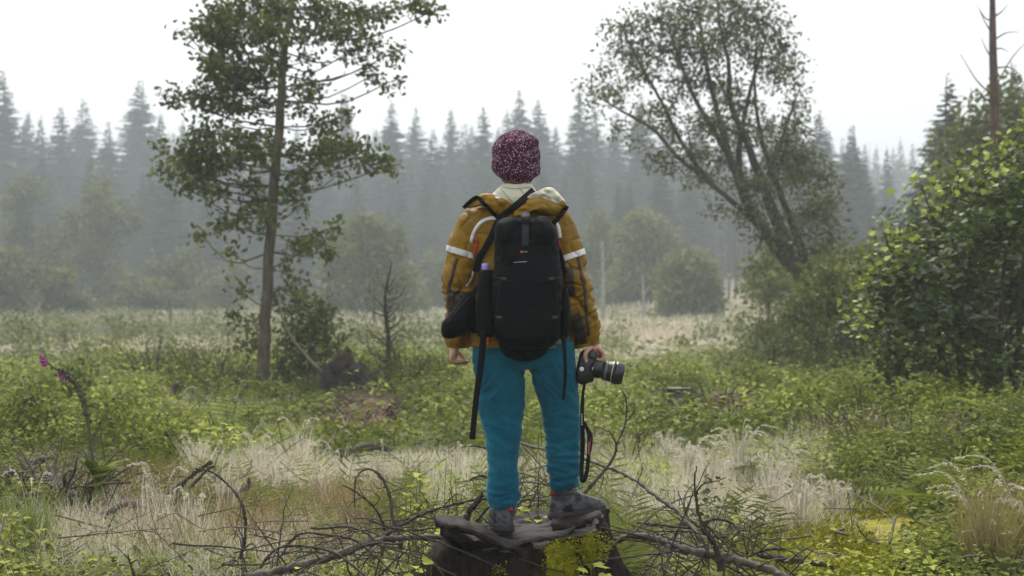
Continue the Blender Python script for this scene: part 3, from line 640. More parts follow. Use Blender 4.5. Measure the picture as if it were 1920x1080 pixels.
# dark twiggy brush around the oak foot and below the sapling
for (px, py, w, h, Y, lb) in ((400, 700, 90, 55, 22, 'brown twiggy heather bush left of the oak foot'), (290, 690, 80, 45, 25, 'low brown twiggy heather bush farther left of the oak'), (760, 720, 80, 60, 20.5, 'brown twiggy brush below the bare sapling'), (830, 700, 40, 40, 22, 'small brown twiggy bush beside the left sleeve')):
    g = at(px, py + h * .6, Y); g[2] = gh(g[0], g[1]); t = empty('heather_bush', g, lb, 'bush'); q = MB()
    for k in range(150):
        a = random.uniform(-1, 1); d = random.uniform(-1, 1)
        e = g + np.array([a * w / F * Y * 1.0, d * .7, h * 2.0 / F * Y * random.uniform(.35, 1) * (1 - .5 * a * a)])
        s0 = g + (e - g) * [.35, .5, 0]; m_ = (s0 + e) / 2 + rng.normal(0, .06, 3)
        V, Fs = tube(smooth_path([s0, m_, e], 5), np.linspace(.007, .003, 5), 3, False); q.add(V, Fs)
    o = q.obj('stems', M['twig'], t); o['kind'] = 'stuff'
    n = 900; P = g + np.stack([rng.uniform(-1, 1, n) * w / F * Y, rng.uniform(-.7, .7, n), np.abs(rng.normal(.45, .25, n)) * h * 1.7 / F * Y], 1)
    V, Fs, k = stamp(TD, P, rand_dirs(n, .5), rand_dirs(n, 1), rng.uniform(.04, .08, n), rng.uniform(.02, .04, n))
    o = link('leaves', mesh_np('leaves', V - g, Fs, M['bush_leaf'], np.repeat(rng.uniform(.1, .7, n), k)), t); o['kind'] = 'stuff'

# dark bramble bushes scattered over the clearing
for px, top, w, bot, Y, lb in ((60, 730, 120, 840, 13.5, 'dark bramble bush at the left edge behind the foxglove'), (215, 750, 110, 850, 13.0, 'dark bramble bush just right of the tall foxglove'), (130, 690, 120, 770, 18, 'green bramble bush left of the foxglove tip'), (290, 800, 90, 880, 11.6, 'low bramble bush behind the crossed sticks'), (355, 690, 100, 750, 21, 'bramble bush beside the heather left of the oak foot'),
        (650, 820, 90, 880, 12.2, 'dark bramble bush behind the hook-shaped branch'), (800, 740, 90, 810, 17, 'green bramble bush just left of the hanging strap'), (1170, 750, 110, 830, 15.5, 'green bramble bush behind the bare twig beside the camera'), (1265, 800, 120, 880, 13, 'dark bramble bush above the plumed grass clumps'), (1190, 690, 80, 740, 22, 'small bramble bush right of the camera lens on the pale meadow'), (1420, 690, 130, 750, 21, 'bramble bush behind the cut stump at the meadow edge'),
        (1500, 745, 140, 830, 15, 'large bramble bush at the edge of the dark hollow'), (1640, 730, 140, 810, 15.5, 'broad bramble bush left of the maple stems'), (1460, 850, 110, 920, 11.5, 'light bramble bush directly right of the plumed grass'), (1680, 830, 140, 930, 11, 'large dark bramble bush around the pale forked stick'), (1860, 830, 140, 950, 10.5, 'dark bramble bush at the right edge above the rush tussock'), (1590, 890, 120, 970, 10.2, 'bramble bush bordering the yellow moss'), (1770, 930, 110, 1020, 9.2, 'drooping dark bramble bush right of the moss')):
    bush('bramble_bush', lb, 'bush', px, bot, Y, [(a, b, rx, ry, t) for a, b, rx, ry, t in blob(px, top, w * .95, bot + 12, 11)], 'bramble', .055 if Y < 14 else .075, .8, .44, T=TO, per=9, thick=.35, spread=.2, trunk=False)
# ------------------------------------------------------------------ ground cover
def wedge(n, d0, d1, p=1.0, mx=.40, pad=1.2):
    u = rng.uniform(0, 1, n)
    if abs(p) < 1e-6: d = d0 * (d1 / d0) ** u
    else: d = (d0 ** p + u * (d1 ** p - d0 ** p)) ** (1 / p)
    x = rng.uniform(-1, 1, n) * (mx * d + pad)
    return x, d
def clear_stump(x, y, r=.55):
    return ((x - .06) ** 2 + (y - 6.42) ** 2) > r * r

def clumps(name, mat, T, n, d0, d1, p, keep, h, rad, per, size, aspect, tint, nup=1.2, tvar=.12):
    x, y = wedge(n, d0, d1, p); w = weights(x, y); k = rng.uniform(0, 1, n) < keep(w, x, y); k &= clear_stump(x, y)
    x, y = x[k], y[k]; n = len(x); hh = h(x, y) * rng.uniform(.45, 1.15, n) * (1 + .5 * noise(np.stack([x * .7, y * .35, 0 * x + 9], -1)))
    rr = rad * rng.uniform(.7, 1.3, n) * (1 + .02 * y)
    v = rand_dirs(n * per); v[:, 2] = np.abs(v[:, 2]); q = rng.uniform(.25, 1, n * per) ** .6
    C = np.stack([x, y, gh(x, y)], 1)
    off = v * q[:, None] * np.repeat(np.stack([rr, rr, hh], 1), per, 0)
    P = np.repeat(C, per, 0) + off
    Nn = v * [.8, .8, .6] + rng.normal(0, .35, v.shape) + [0, 0, nup]
    D = v * [1, 1, 0] + rng.normal(0, .6, v.shape) * [1, 1, .4] + [0, 0, -.05]
    L = size * rng.uniform(.6, 1.25, n * per) * np.repeat(1 + .012 * np.maximum(y - 10, 0), per)
    tn = tint + np.repeat(.34 * noise(np.stack([x * .8, y * .4, 0 * x + 31], -1)) + rng.normal(0, tvar, n), per) + rng.normal(0, .08, n * per)
    V, Fs, kk = stamp(T, P, D, Nn, L, L * aspect)
    o = link(name, mesh_np(name, V, Fs, mat, np.repeat(np.clip(tn, .02, .98), kk)))
    return tag(o, kind='stuff')
green = lambda w, x, y: np.clip(1.0 - .95 * w['straw'] - 1.1 * w['soil'] - 1.7 * w['moss'], .015, 1) * np.where(noise(np.stack([x * .8, y * .38, 0 * x + 70], -1)) > -.22, 1, .12)
rightish = lambda x, y: sstep(-.05, .15, x / y)
lowh = lambda x, y: .13 + .24 * sstep(.08, .26, x / y) * sstep(16, 10, y) + .1 * sstep(-.10, -.3, x / y) + .08 * sstep(10, 20, y)
ng = lambda x, y, sx=.55, o=0: noise(np.stack([x * sx, y * sx * .6, 0 * x + 40 + o], -1))
clumps('bramble_cover', M['bramble'], TO, 4200, 6.9, 15, .4, lambda w, x, y: green(w, x, y) * np.where((y < 8.6) & (np.abs(x / y) < .22), .45, 1), lowh, .15, 56, .040, .68, .52)
clumps('nettle_cover', M['bramble'], TD, 6200, 13, 36, .2, green, lambda x, y: .14 + .42 * np.clip(ng(x, y) + .35, 0, 1) + .1 * rightish(x, y), .24, 40, .075, .62, .56)
clumps('bramble_mound', M['bramble'], TO, 700, 7.4, 15, .4, lambda w, x, y: ((x / y > .14) | (x / y < -.26)) * np.clip(1 - 1.3 * w['moss'] - 1.2 * w['straw'] - .9 * w['soil'], 0, 1) * (ng(x, y, .9, 3) > -.1), lambda x, y: .46 + 0 * x, .24, 90, .045, .72, .42)
clumps('tall_herbs', M['bramble'], TD, 620, 12, 36, .2, lambda w, x, y: green(w, x, y) * (ng(x, y, .45, 7) > .02), lambda x, y: .62 + .1 * ng(x, y), .40, 150, .085, .5, .48)
clumps('meadow_herbs', M['pale_leaf'], TD, 4200, 30, 125, .0, lambda w, x, y: .85 * (ng(x, y, .12, 9) > -.15) * (1 - .85 * w['straw']), lambda x, y: .35 + .3 * np.clip(ng(x, y, .1, 5), 0, 1), .5, 18, .19, .5, .5)
def blades(name, mat, n, d0, d1, p, keep, h, tint, lean=.5, wid=.006, dirx=0.0, tuft=8, bend=.5, tr=.09):
    m = n // tuft
    x, y = wedge(m, d0, d1, p); w = weights(x, y); k = rng.uniform(0, 1, m) < keep(w, x, y); k &= clear_stump(x, y, .42)
    x, y = x[k], y[k]; m = len(x); tz = rng.normal(0, .12, m) + .3 * noise(np.stack([x * .9, y * .45, 0 * x + 3], -1))
    hm = 1 + .5 * noise(np.stack([x * 1.1, y * .6, 0 * x + 8], -1))
    x2 = np.repeat(x, tuft) + rng.normal(0, tr, m * tuft); y2 = np.repeat(y, tuft) + rng.normal(0, tr, m * tuft)
    P = np.stack([x2, y2, gh(x2, y2) - .01], 1)
    D = rng.normal(0, lean, (m * tuft, 3)); D[:, 2] = 1.0; D[:, 0] += dirx
    N = np.stack([rng.normal(0, 1, m * tuft), rng.normal(0, 1, m * tuft), 0 * x2 + .1], 1)
    L = h * rng.uniform(.55, 1.2, m * tuft) * np.repeat(hm, tuft); W = wid * (1 + .1 * np.maximum(y2 - 6, 0)) * rng.uniform(.7, 1.3, m * tuft)
    tt = np.clip(tint + np.repeat(tz, tuft) + rng.normal(0, .12, m * tuft), .02, .98)
    # lateral bend of every blade: template z is scaled by length
    V = []; Fs_all = None
    tv, tf = blade_t(-bend)
    V, Fs, kk = stamp((tv, tf), P, D, N, L, W)
    o = link(name, mesh_np(name, V, Fs, mat, np.repeat(tt, kk)))
    return tag(o, kind='stuff')
blades('dry_grass', M['straw'], 190000, 6.9, 16, .3, lambda w, x, y: np.clip(w['straw'] * 1.3 * (1 - .85 * w['soil']) + .015, 0, 1), .19, .62, lean=.75, wid=.0034, tr=.07)
blades('pale_meadow_grass', M['straw'], 90000, 14, 50, .0, lambda w, x, y: np.clip(w['straw'] * 1.2 + .02 + .25 * sstep(28, 45, y), 0, 1), .24, .6, lean=.6, wid=.005, tuft=10, tr=.2)
blades('far_meadow_grass', M['straw'], 50000, 45, 126, -.3, lambda w, x, y: np.clip(.3 + 1.4 * noise(np.stack([x * .06, y * .04, 0 * x + 77], -1)) + .3 * (x > 0) + w['straw'], 0, 1), .4, .42, lean=.4, wid=.008, tuft=12, tr=.6)
blades('green_grass', M['grass'], 60000, 6.9, 24, .3, lambda w, x, y: np.clip(.25 + .15 * w['straw'] - .3 * w['soil'] - .3 * w['moss'], .02, 1), .24, .55, lean=.55, wid=.0042)
def spot(cx, cy_, rx, ry):
    def f(w, x, y):
        px = 960 + x / y * F; py = HY + CH / y * F
        return np.exp(-((px - cx) / rx) ** 2 - ((py - cy_) / ry) ** 2)
    return f
blades('rusty_grass', M['rust_grass'], 60000, 7.0, 11, .4, lambda w, x, y: np.maximum(spot(650, 1000, 90, 45)(w, x, y), np.maximum(.75 * spot(470, 1020, 190, 60)(w, x, y), .5 * spot(300, 980, 130, 50)(w, x, y))), .28, .5, lean=.4, wid=.0032)
blades('leaf_litter_grass', M['rust_grass'], 30000, 6.9, 14, .4, lambda w, x, y: np.clip(w['soil'] * .5 + w['moss'] * .08, 0, 1), .14, .35, lean=.9, wid=.005)
# moss tufts
x, y = wedge(60000, 6.9, 10.5, .4); w = weights(x, y); k = (rng.uniform(0, 1, len(x)) < w['moss'] ** 2 * 1.1) & (noise(np.stack([x * 2.4, y * 1.6, 0 * x], -1)) > -.08)
x, y = x[k], y[k]; n = len(x); P = np.repeat(np.stack([x, y, gh(x, y) + .015], 1), 3, 0) + rng.normal(0, .02, (n * 3, 3))
V, Fs, kk = stamp(TD, P, rand_dirs(n * 3, 1.2), rand_dirs(n * 3, 1), rng.uniform(.025, .05, n * 3), rng.uniform(.012, .024, n * 3))
tag(link('moss_carpet', mesh_np('moss_carpet', V, Fs, M['moss'], np.repeat(np.clip(.5 + .3 * rng.normal(size=n * 3) * .5, 0.02, .98), kk))), kind='stuff')
# fallen twigs and bits in the undergrowth
q = MB(); x, y = wedge(900, 7.0, 20, .3)
for a, b_ in zip(x, y):
    if not clear_stump(a, b_, .4): continue
    z = float(gh(a, b_)); d = rng.normal(0, 1, 3); d[2] = abs(d[2]) * .3; d /= np.linalg.norm(d); l = random.uniform(.08, .35) * (1 + b_ * .04)
    p0 = np.array([a, b_, z + random.uniform(.01, .12)])
    V, Fs = tube(smooth_path([p0, p0 + d * l * .5 + rng.normal(0, .03, 3), p0 + d * l], 5), np.linspace(.006, .003, 5) * random.uniform(.7, 1.6), 4, False); q.add(V, Fs)
tag(q.obj('twig_litter', M['deadwood']), kind='stuff')

# dead brown stems standing in the cover
q = MB(); x, y = wedge(1500, 11, 40, .1); w = weights(x, y); kk_ = (noise(np.stack([x * .35, y * .2, 0 * x + 90], -1)) > .0) & (w['straw'] < .5); 
for a, b_ in zip(x[kk_], y[kk_]):
    z = float(gh(a, b_)); l = random.uniform(.15, .5); d = np.array([random.gauss(0, .3), random.gauss(0, .3), 1]) * l; p0 = np.array([a, b_, z])
    V, Fs = tube(smooth_path([p0, p0 + d * .5 + rng.normal(0, .04, 3), p0 + d * [1.4, 1.4, 1]], 5), np.linspace(.005, .002, 5) * (1 + b_ * .03), 3, False); q.add(V, Fs)
tag(q.obj('dead_stems', M['twig']), kind='stuff')
# small ferns mixed through the cover
_ft = frond_t(9, .35); x, y = wedge(2300, 7.6, 26, .2); w = weights(x, y); kk_ = (rng.uniform(0, 1, len(x)) < green(w, x, y) * .9) & (noise(np.stack([x * .6, y * .35, 0 * x + 55], -1)) > -.12); x, y = x[kk_], y[kk_]
n = len(x); x = np.repeat(x, 4) + rng.normal(0, .05, n * 4); y = np.repeat(y, 4) + rng.normal(0, .05, n * 4); n = len(x)
D = rng.normal(0, 1, (n, 3)); D[:, 2] = np.abs(rng.normal(.45, .3, n)) * 2; Nn = np.tile([0, 0, 1.0], (n, 1)) + rng.normal(0, .25, (n, 3)); Lf = rng.uniform(.22, .5, n)
V, Fs, q_ = stamp(_ft, np.stack([x, y, gh(x, y) + .05], 1), D, Nn, Lf)
tag(link('fern_cover', mesh_np('fern_cover', V, Fs, M['fern'], np.repeat(np.clip(.38 + .35 * noise(np.stack([x * .5, y * .3, 0 * x], -1)) + rng.normal(0, .12, n), .02, .98), q_))), kind='stuff')

# ferns as things
FT = [mesh_np('frond', *(lambda T, s: (T[0] * [1, 1, 1], T[1]))(frond_t(15, d), 0), M['fern'], np.full(len(frond_t(15, d)[0]), tn)) for d, tn in ((.25, .5), (.38, .62), (.5, .4))]
def fern(pos, size, label, group=None, nf=9, up=.55, az=None, spread=2 * PI):
    t = empty('fern', pos, label, 'fern', group)
    for k in range(nf):
        a = (k * spread / nf + random.uniform(-.3, .3)) + (az if az is not None else random.uniform(0, 6))
        o = link('frond', FT[random.randrange(3)], t)
        s = size * random.uniform(.75, 1.1); o.scale = (s, s, s); o.rotation_euler = (random.uniform(-.25, .25), -random.uniform(.0, .8) * up, a)
    return t
fern(np.array([.50, 6.95, float(gh(.5, 6.95))]), .62, 'fine green fern arching behind the branches just right of the stump', nf=7, up=1.3)
fern(np.array([.66, 7.5, float(gh(.66, 7.5))]), .62, 'second fern further behind the branches right of the stump', nf=6, up=1.2)
fern(np.array([-.08, 6.02, .02]), .30, 'small fern sprouting at the front of the stump foot', nf=6, up=1.6)
for px, py, s, lb in ((1850, 770, 1.0, 'large bright fern below the maple thicket at the right edge'), (1790, 755, .9, 'bright fern below the maple thicket, left of the large one'), (1900, 800, .8, 'fern cut off by the right edge below the thicket'), (430, 805, .95, 'brightest yellow-green fern in the left middle ground'), (370, 810, .7, 'fern left of the brightest yellow-green fern'),
                     (560, 830, .7, 'fern right of the brightest yellow-green fern'), (1480, 890, .75, 'light green fern beside the plumed grass at right'), (1530, 905, .6, 'smaller fern right of the plumed grass'), (1720, 930, .7, 'dark fern among brambles at lower right'), (1780, 960, .75, 'drooping fern above the mossy ground at lower right'), (250, 780, .7, 'fern behind the small foxglove')):
    p = gp(px, py + 14); fern(p, s, lb, nf=10, up=.8)
for i in range(46):
    x, y = wedge(1, 10, 24, .3); w = weights(x, y)
    if w['straw'][0] > .4 or w['soil'][0] > .5: continue
    fern(np.array([x[0], y[0], float(gh(x[0], y[0]))]), random.uniform(.45, .8), 'green fern in the low undergrowth of the clearing', 'ferns in the undergrowth', nf=7)

# plumed reed grass and tussocks
def tussock(pos, h, n, label, cat, mat, tint, lean=.35, plumes=0, group=None, wid=.006):
    t = empty('grass_tussock', pos, label, cat, group)
    P = np.zeros((n, 3)); P[:, :2] = rng.normal(0, .05 * h * 2, (n, 2)); D = rng.normal(0, lean, (n, 3)); D[:, 2] = 1
    N = np.stack([-D[:, 0], -D[:, 1], 0 * D[:, 0] + .2], 1) + rng.normal(0, .3, (n, 3))
    V, Fs, k = stamp(blade_t(.8), P, D, N, h * rng.uniform(.5, 1.1, n), wid * rng.uniform(.7, 1.3, n))
    o = link('blades', mesh_np('blades', V, Fs, mat, np.repeat(np.clip(rng.normal(tint, .15, n), .02, .98), k)), t); o['kind'] = 'stuff'
    for i in range(plumes):
        a = random.uniform(0, 6.28); l = h * random.uniform(.55, 1.45); r0 = random.uniform(.15, .5) * l
        st = smooth_path([(0, 0, 0), (math.cos(a) * r0 * .3, math.sin(a) * r0 * .3, l * .6), (math.cos(a) * r0 * .75, math.sin(a) * r0 * .75, l * .92), (math.cos(a) * r0 * 1.35, math.sin(a) * r0 * 1.3, l * .9)], 16)
        q = MB(); V, Fs = tube(st, np.linspace(.003, .0015, 16), 3, False); q.add(V, Fs, .5)
        m_ = 46; s = rng.uniform(7, 15, m_); ii = s.astype(int); pp = st[ii] + (st[np.minimum(ii + 1, 15)] - st[ii]) * (s - ii)[:, None]
        tan = (st[15] - st[10]); dd = tan / np.linalg.norm(tan) + rng.normal(0, .35, (m_, 3)) + [0, 0, -.2]
        V, Fs, k = stamp(TD, pp, dd, rand_dirs(m_), rng.uniform(.012, .026, m_), rng.uniform(.003, .006, m_)); q.add(V, Fs, .85)
        o = link('plume', q.mesh('plume', M['straw']), t)
    return t
for px, py, h, lb in ((1330, 930, .50, 'pale plumed grass clump nearest the fern right of the stump'), (1385, 900, .52, 'tallest drooping pale plumed grass clump right of the stump'), (1440, 950, .46, 'pale plumed grass clump leaning over the branches at right'), (1500, 985, .40, 'low spreading straw-coloured clump at right'), (1290, 895, .4, 'small pale plumed clump behind the fern'), (1560, 960, .34, 'rightmost small straw clump before the moss')):
    tussock(gp(px, py + 16), h * .7, 140, lb, 'grass', M['straw'], .7, .8, 24, wid=.004)
tussock(gp(1850, 1090), .50, 420, 'spiky golden rush tussock at the bottom right corner', 'grass', M['rust_grass'], .85, .42, 14, wid=.004)
tussock(gp(1930, 1075), .46, 260, 'rush tussock cut off by the right edge at the bottom', 'grass', M['rust_grass'], .75, .42, 8, wid=.004)
tussock(gp(60, 1050), .40, 160, 'plumed grass clump at the lower left corner', 'grass', M['grass'], .55, .45, 5)
tussock(gp(370, 905), .35, 140, 'pale bleached grass tuft behind the crossed sticks at left', 'grass', M['straw'], .7, .45, 3)
for px, py in ((480, 890), (560, 870), (640, 905), (720, 930), (520, 930), (600, 945), (420, 960), (860, 905), (330, 775), (1460, 930), (1250, 860), (300, 1000), (360, 1030)):
    tussock(gp(px, py + 14), random.uniform(.26, .36), 110, 'pale feathery grass tuft in the dry grass patch', 'grass', M['straw'], .7, .8, 7, 'dry grass tufts', wid=.0045)
# ------------------------------------------------------------------ the stump under the man
SX, SY_ = .055, 6.42
def stz(x, y): return .387 + .20 * (x + .02) + .10 * (y - 6.43)
stump = empty('tree_stump', (SX, SY_, 0), 'dark rotten tree stump with yellow moss that the hiker stands on', 'stump')
def build_stump():
    k = 220; th = np.arange(k) * 2 * PI / k
    flute = .05 * np.abs(np.sin(th * 3.5 + .6)) + .03 * noise(np.stack([np.cos(th) * 2.4, np.sin(th) * 2.4, 0 * th], -1)) + .02 * noise(np.stack([np.cos(th) * 7, np.sin(th) * 7, 0 * th + 3], -1))
    rx, ry = .335, .29
    rings = []
    lv = np.linspace(0, 1, 44)
    for v in lv:
        flare = .26 * (1 - v) ** 2.6 * (.35 + 1.2 * np.clip(np.sin(th * 2.5 + 1.9), 0, 1)) + .035 * (1 - v)
        X = SX + (rx + flute * (.4 + .8 * (1 - v)) + flare) * np.cos(th); Y = SY_ + (ry + flute * (.4 + .8 * (1 - v)) + flare) * np.sin(th)
        top = stz(X * .999, Y) + .028 * noise(np.stack([np.cos(th) * 4, np.sin(th) * 4, 0 * th + 8], -1)) * (v > .9)
        Z = -.08 + (top + .08) * v
        j = .026 * (1 - 2 * np.abs(noise(np.stack([X * 9, Y * 9, Z * 2.4], -1)))) + .012 * (1 - 2 * np.abs(noise(np.stack([X * 26, Y * 26, Z * 7], -1)))) + .007 * noise(np.stack([X * 50, Y * 50, Z * 50], -1))
        rings.append(np.stack([X + j * np.cos(th), Y + j * np.sin(th), Z], 1))
    V, Fs = loft(rings, False); q = MB(); q.add(V, Fs); q.obj('bark', M['stump_bark'], stump, True)
    # broken top: polar grid with splintered relief
    rim = rings[-1]; nr = 26; G = []
    for s in np.linspace(1, .02, nr):
        P = np.array([SX, SY_, 0]) * (1 - s) + rim * s
        fl = .010 * noise(np.stack([P[:, 0] * 5, P[:, 1] * 30, 0 * th], -1)) + .018 * fbm(np.stack([P[:, 0] * 4, P[:, 1] * 9, 0 * th + 2], -1), 3)
        z = stz(P[:, 0], P[:, 1]) + fl * min(1, (1 - s) * 4) - .012 * (s < .95)
        G.append(np.stack([P[:, 0], P[:, 1], np.where(s >= .999, rim[:, 2], z)], 1))
    V, Fs = loft(G, False); q = MB(); q.add(V, Fs); q.obj('broken_top', M['stump_top'], stump, True)
    # moss cushions on the front right flank
    RR = np.array(rings); pxx, pyy = pix(RR)
    c_ = np.maximum(1.15 * np.exp(-((pxx - 1050) / 33) ** 2 - ((pyy - 1052) / 52) ** 2), np.exp(-((pxx - 1098) / 20) ** 2 - ((pyy - 1026) / 38) ** 2)) + .34 * noise(RR * [13, 13, 13]) + .2 * noise(RR * 32)
    c_ = np.where((np.sin(th)[None] < .3) & (np.arange(len(RR))[:, None] < len(RR) - 1), c_, 0); msk = c_ > .42
    nrm_ = np.stack([np.cos(th), np.sin(th), 0 * th + .15], 1)[None]
    out_ = RR + nrm_ * (np.clip(c_ - .36, 0, .5) * .07 + .008 * noise(RR * 45) + .004)[..., None]
    ii, jj = np.nonzero(msk[:-1] & msk[1:] & np.roll(msk, -1, 1)[:-1] & np.roll(msk, -1, 1)[1:]); j2 = (jj + 1) % k
    if len(ii):
        q = MB(); q.add(out_.reshape(-1, 3), np.stack([ii * k + jj, ii * k + j2, (ii + 1) * k + j2, (ii + 1) * k + jj], 1), np.clip(.45 + .3 * noise(RR.reshape(-1, 3) * 28), .05, .95)); q.obj('moss_cushion', M['moss'], stump, True)
    P = []; N = []
    for _ in range(26000):
        i = random.randrange(k); j = random.randrange(6, 43); p = rings[j][i]
        px, py = pix(p)
        if not (math.sin(th[i]) < .35): continue
        c1 = math.exp(-((px - 1052) / 30) ** 2 - ((py - 1048) / 44) ** 2); c2 = math.exp(-((px - 1098) / 22) ** 2 - ((py - 1022) / 34) ** 2); c3 = .25 * math.exp(-((px - 940) / 25) ** 2 - ((py - 1070) / 20) ** 2)
        nn = float(noise(p * 14)) * .5
        if max(c1, c2, c3) * 1.25 + nn * .6 > .30 + .35 * random.random():
            n = np.array([math.cos(th[i]), math.sin(th[i]), .25]); P.append(p + rng.normal(0, .006, 3) + n * random.uniform(.0, .045) * (1 + nn)); N.append(n)
    P = np.array(P); N = np.array(N); P = np.repeat(P, 5, 0) + rng.normal(0, .007, (len(P) * 5, 3)); N = np.repeat(N, 5, 0)
    V, Fs, kk = stamp(TD, P, N + rng.normal(0, .6, N.shape), rand_dirs(len(P)) + [0, 0, 1], rng.uniform(.006, .014, len(P)), rng.uniform(.004, .009, len(P)))
    o = link('moss', mesh_np('moss', V - [SX, SY_, 0], Fs, M['moss'], np.repeat(np.clip(rng.normal(.55, .18, len(P)), .02, .98), kk)), stump); o['kind'] = 'stuff'
build_stump()
def slab(name, top_pts, width, thick, mat, parent, seed, rough=.012):
    """irregular plank along 3D points, wide in y"""
    n = 40; p = smooth_path(top_pts, n); k = 14; rings = []
    wv = np.interp(np.linspace(0, 1, n), np.linspace(0, 1, len(width)), width)
    a = np.arange(k) * 2 * PI / k
    for i in range(n):
        yy = np.sign(np.cos(a)) * np.abs(np.cos(a)) ** .6 * wv[i] / 2; zz = np.sign(np.sin(a)) * np.abs(np.sin(a)) ** .6 * thick / 2
        P = np.stack([np.full(k, p[i, 0]), p[i, 1] + yy, p[i, 2] + zz], 1)
        d = rough * noise(np.stack([P[:, 0] * 6 + seed, P[:, 1] * 26, P[:, 2] * 26], -1)) + rough * .7 * noise(np.stack([P[:, 0] * 22 + seed, P[:, 1] * 50, P[:, 2] * 50], -1))
        P[:, 2] += d; P[:, 1] += d * .8; rings.append(P)
    V, Fs = loft(rings); q = MB(); q.add(V, Fs); return q.obj(name, mat, parent, True)
slab('bark_slab', [at(816, 977, 6.22), at(842, 980, 6.2), at(875, 988, 6.17), at(920, 1006, 6.14), at(962, 1026, 6.12), at(1000, 1030, 6.14)], [.05, .20, .22, .16, .10, .03], .034, M['slab'], stump, 1, .016)
slab('bark_slab', [at(826, 990, 6.34), at(862, 1002, 6.33), at(905, 1014, 6.3), at(950, 1024, 6.3)], [.08, .2, .2, .1], .05, M['slab'], stump, 5, .02)
slab('wood_slab', [at(1035, 986, 6.42), at(1060, 981, 6.44), at(1090, 975, 6.46), at(1125, 966, 6.48)], [.20, .25, .25, .16], .048, M['slab'], stump, 9, .012)
slab('splinter', [at(955, 1020, 6.15), at(1000, 1010, 6.16), at(1060, 1000, 6.2), at(1078, 992, 6.22)], [.05, .10, .08, .02], .02, M['stump_top'], stump, 13, .01)
slab('splinter', [at(905, 1033, 6.1), at(930, 1029, 6.1), at(962, 1024, 6.12)], [.02, .05, .03], .016, M['stump_top'], stump, 17, .008)
for pts, r in (([at(842, 1030, 6.3), at(826, 1062, 6.25), at(800, 1090, 6.2), at(770, 1116, 6.15)], [.07, .085, .07, .04]), ([at(1122, 985, 6.42), at(1134, 1030, 6.38), at(1148, 1085, 6.32), at(1165, 1120, 6.3)], [.04, .055, .06, .05]), ([at(852, 1000, 6.4), at(846, 1040, 6.34), at(858, 1090, 6.28)], [.05, .06, .07])):
    q = MB(); p = smooth_path(pts, 18); V, Fs = tube(p, np.interp(np.linspace(0, 1, 18), np.linspace(0, 1, len(r)), r), 12)
    V = V + (.016 * noise(V * [16, 16, 6]))[:, None] * np.array([1, 1, .3]); q.add(V, Fs); q.obj('root', M['stump_bark'], stump, True)

# ------------------------------------------------------------------ dead branches
def branch(name, label, pts, rad, mat, side=(), k=7, group=None, n=None, jit=.18):
    """pts: (px,py,Y); side: list of ([(px,py,Y)...], r)"""
    P = [at(*p) for p in pts]; t = empty(name, P[0], label, 'branch', group)
    n = n or max(14, len(P) * 6); p = smooth_path(P, n); r = np.interp(np.linspace(0, 1, n), np.linspace(0, 1, len(rad)), rad)
    p[1:-1] += rng.normal(0, jit, (n - 2, 3)) * r[1:-1, None]
    r = r * (1 + .2 * rng.normal(size=n)).clip(.65, 1.6)
    q = MB(); V, Fs = tube(p, r, k); q.add(V, Fs); q.obj('limb', mat, t, True)
    for s, sr in side:
        S = smooth_path([at(*c) for c in s], 14); S[1:-1] += rng.normal(0, sr * .3, (12, 3))
        q = MB(); V, Fs = tube(S, np.linspace(sr, sr * .4, 14), 5); q.add(V, Fs); q.obj('side_twig', mat, t, True)
    return t
m = 1 / 415.0
dw, tg = M['deadwood'], M['twig']
branch('fallen_branch', 'thick pale fallen branch running from the bottom left up to the stump', [(455, 1096, 6.0), (481, 1082, 6.02), (536, 1066, 6.08), (589, 1052, 6.15), (637, 1038, 6.2), (681, 1021, 6.28), (724, 1011, 6.35), (765, 1008, 6.4), (812, 1008, 6.45), (850, 1012, 6.5)], [.022, .019, .017, .014, .012, .010], dw, [([(600, 1049, 6.15), (585, 1034, 6.1), (570, 1024, 6.05)], .004), ([(700, 1016, 6.3), (690, 1003, 6.3), (672, 998, 6.3)], .004)], 10)
branch('fallen_branch', 'thin straight branch slanting up rightwards to the left boot', [(700, 1018, 6.5), (742, 992, 6.55), (782, 969, 6.6), (830, 951, 6.65), (885, 938, 6.7), (930, 935, 6.75)], [.009, .008, .007, .006, .005], tg, [([(782, 969, 6.6), (790, 948, 6.55), (806, 930, 6.5)], .003), ([(830, 951, 6.65), (850, 930, 6.6), (862, 926, 6.6), (876, 936, 6.6)], .003), ([(850, 946, 6.65), (846, 925, 6.6), (840, 915, 6.6)], .003)])
branch('arching_branch', 'pale arching dead branch standing up like a hook left of the stump', [(752, 1030, 6.5), (748, 1000, 6.5), (736, 969, 6.48), (733, 940, 6.48), (726, 916, 6.47), (712, 892, 6.46), (695, 880, 6.45), (678, 883, 6.44), (667, 899, 6.43), (665, 925, 6.42), (665, 952, 6.42)], [.009, .008, .0075, .006, .005, .0045], dw,
       [([(726, 912, 6.47), (712, 916, 6.45), (703, 912, 6.42), (702, 898, 6.4)], .003), ([(720, 900, 6.46), (745, 912, 6.45), (764, 920, 6.44), (775, 923, 6.42)], .0035), ([(731, 925, 6.47), (745, 917, 6.45), (760, 922, 6.45), (770, 931, 6.42)], .0032), ([(667, 902, 6.43), (676, 902, 6.4), (682, 904, 6.4)], .0025), ([(667, 896, 6.43), (661, 894, 6.4), (658, 891, 6.4)], .0022)])
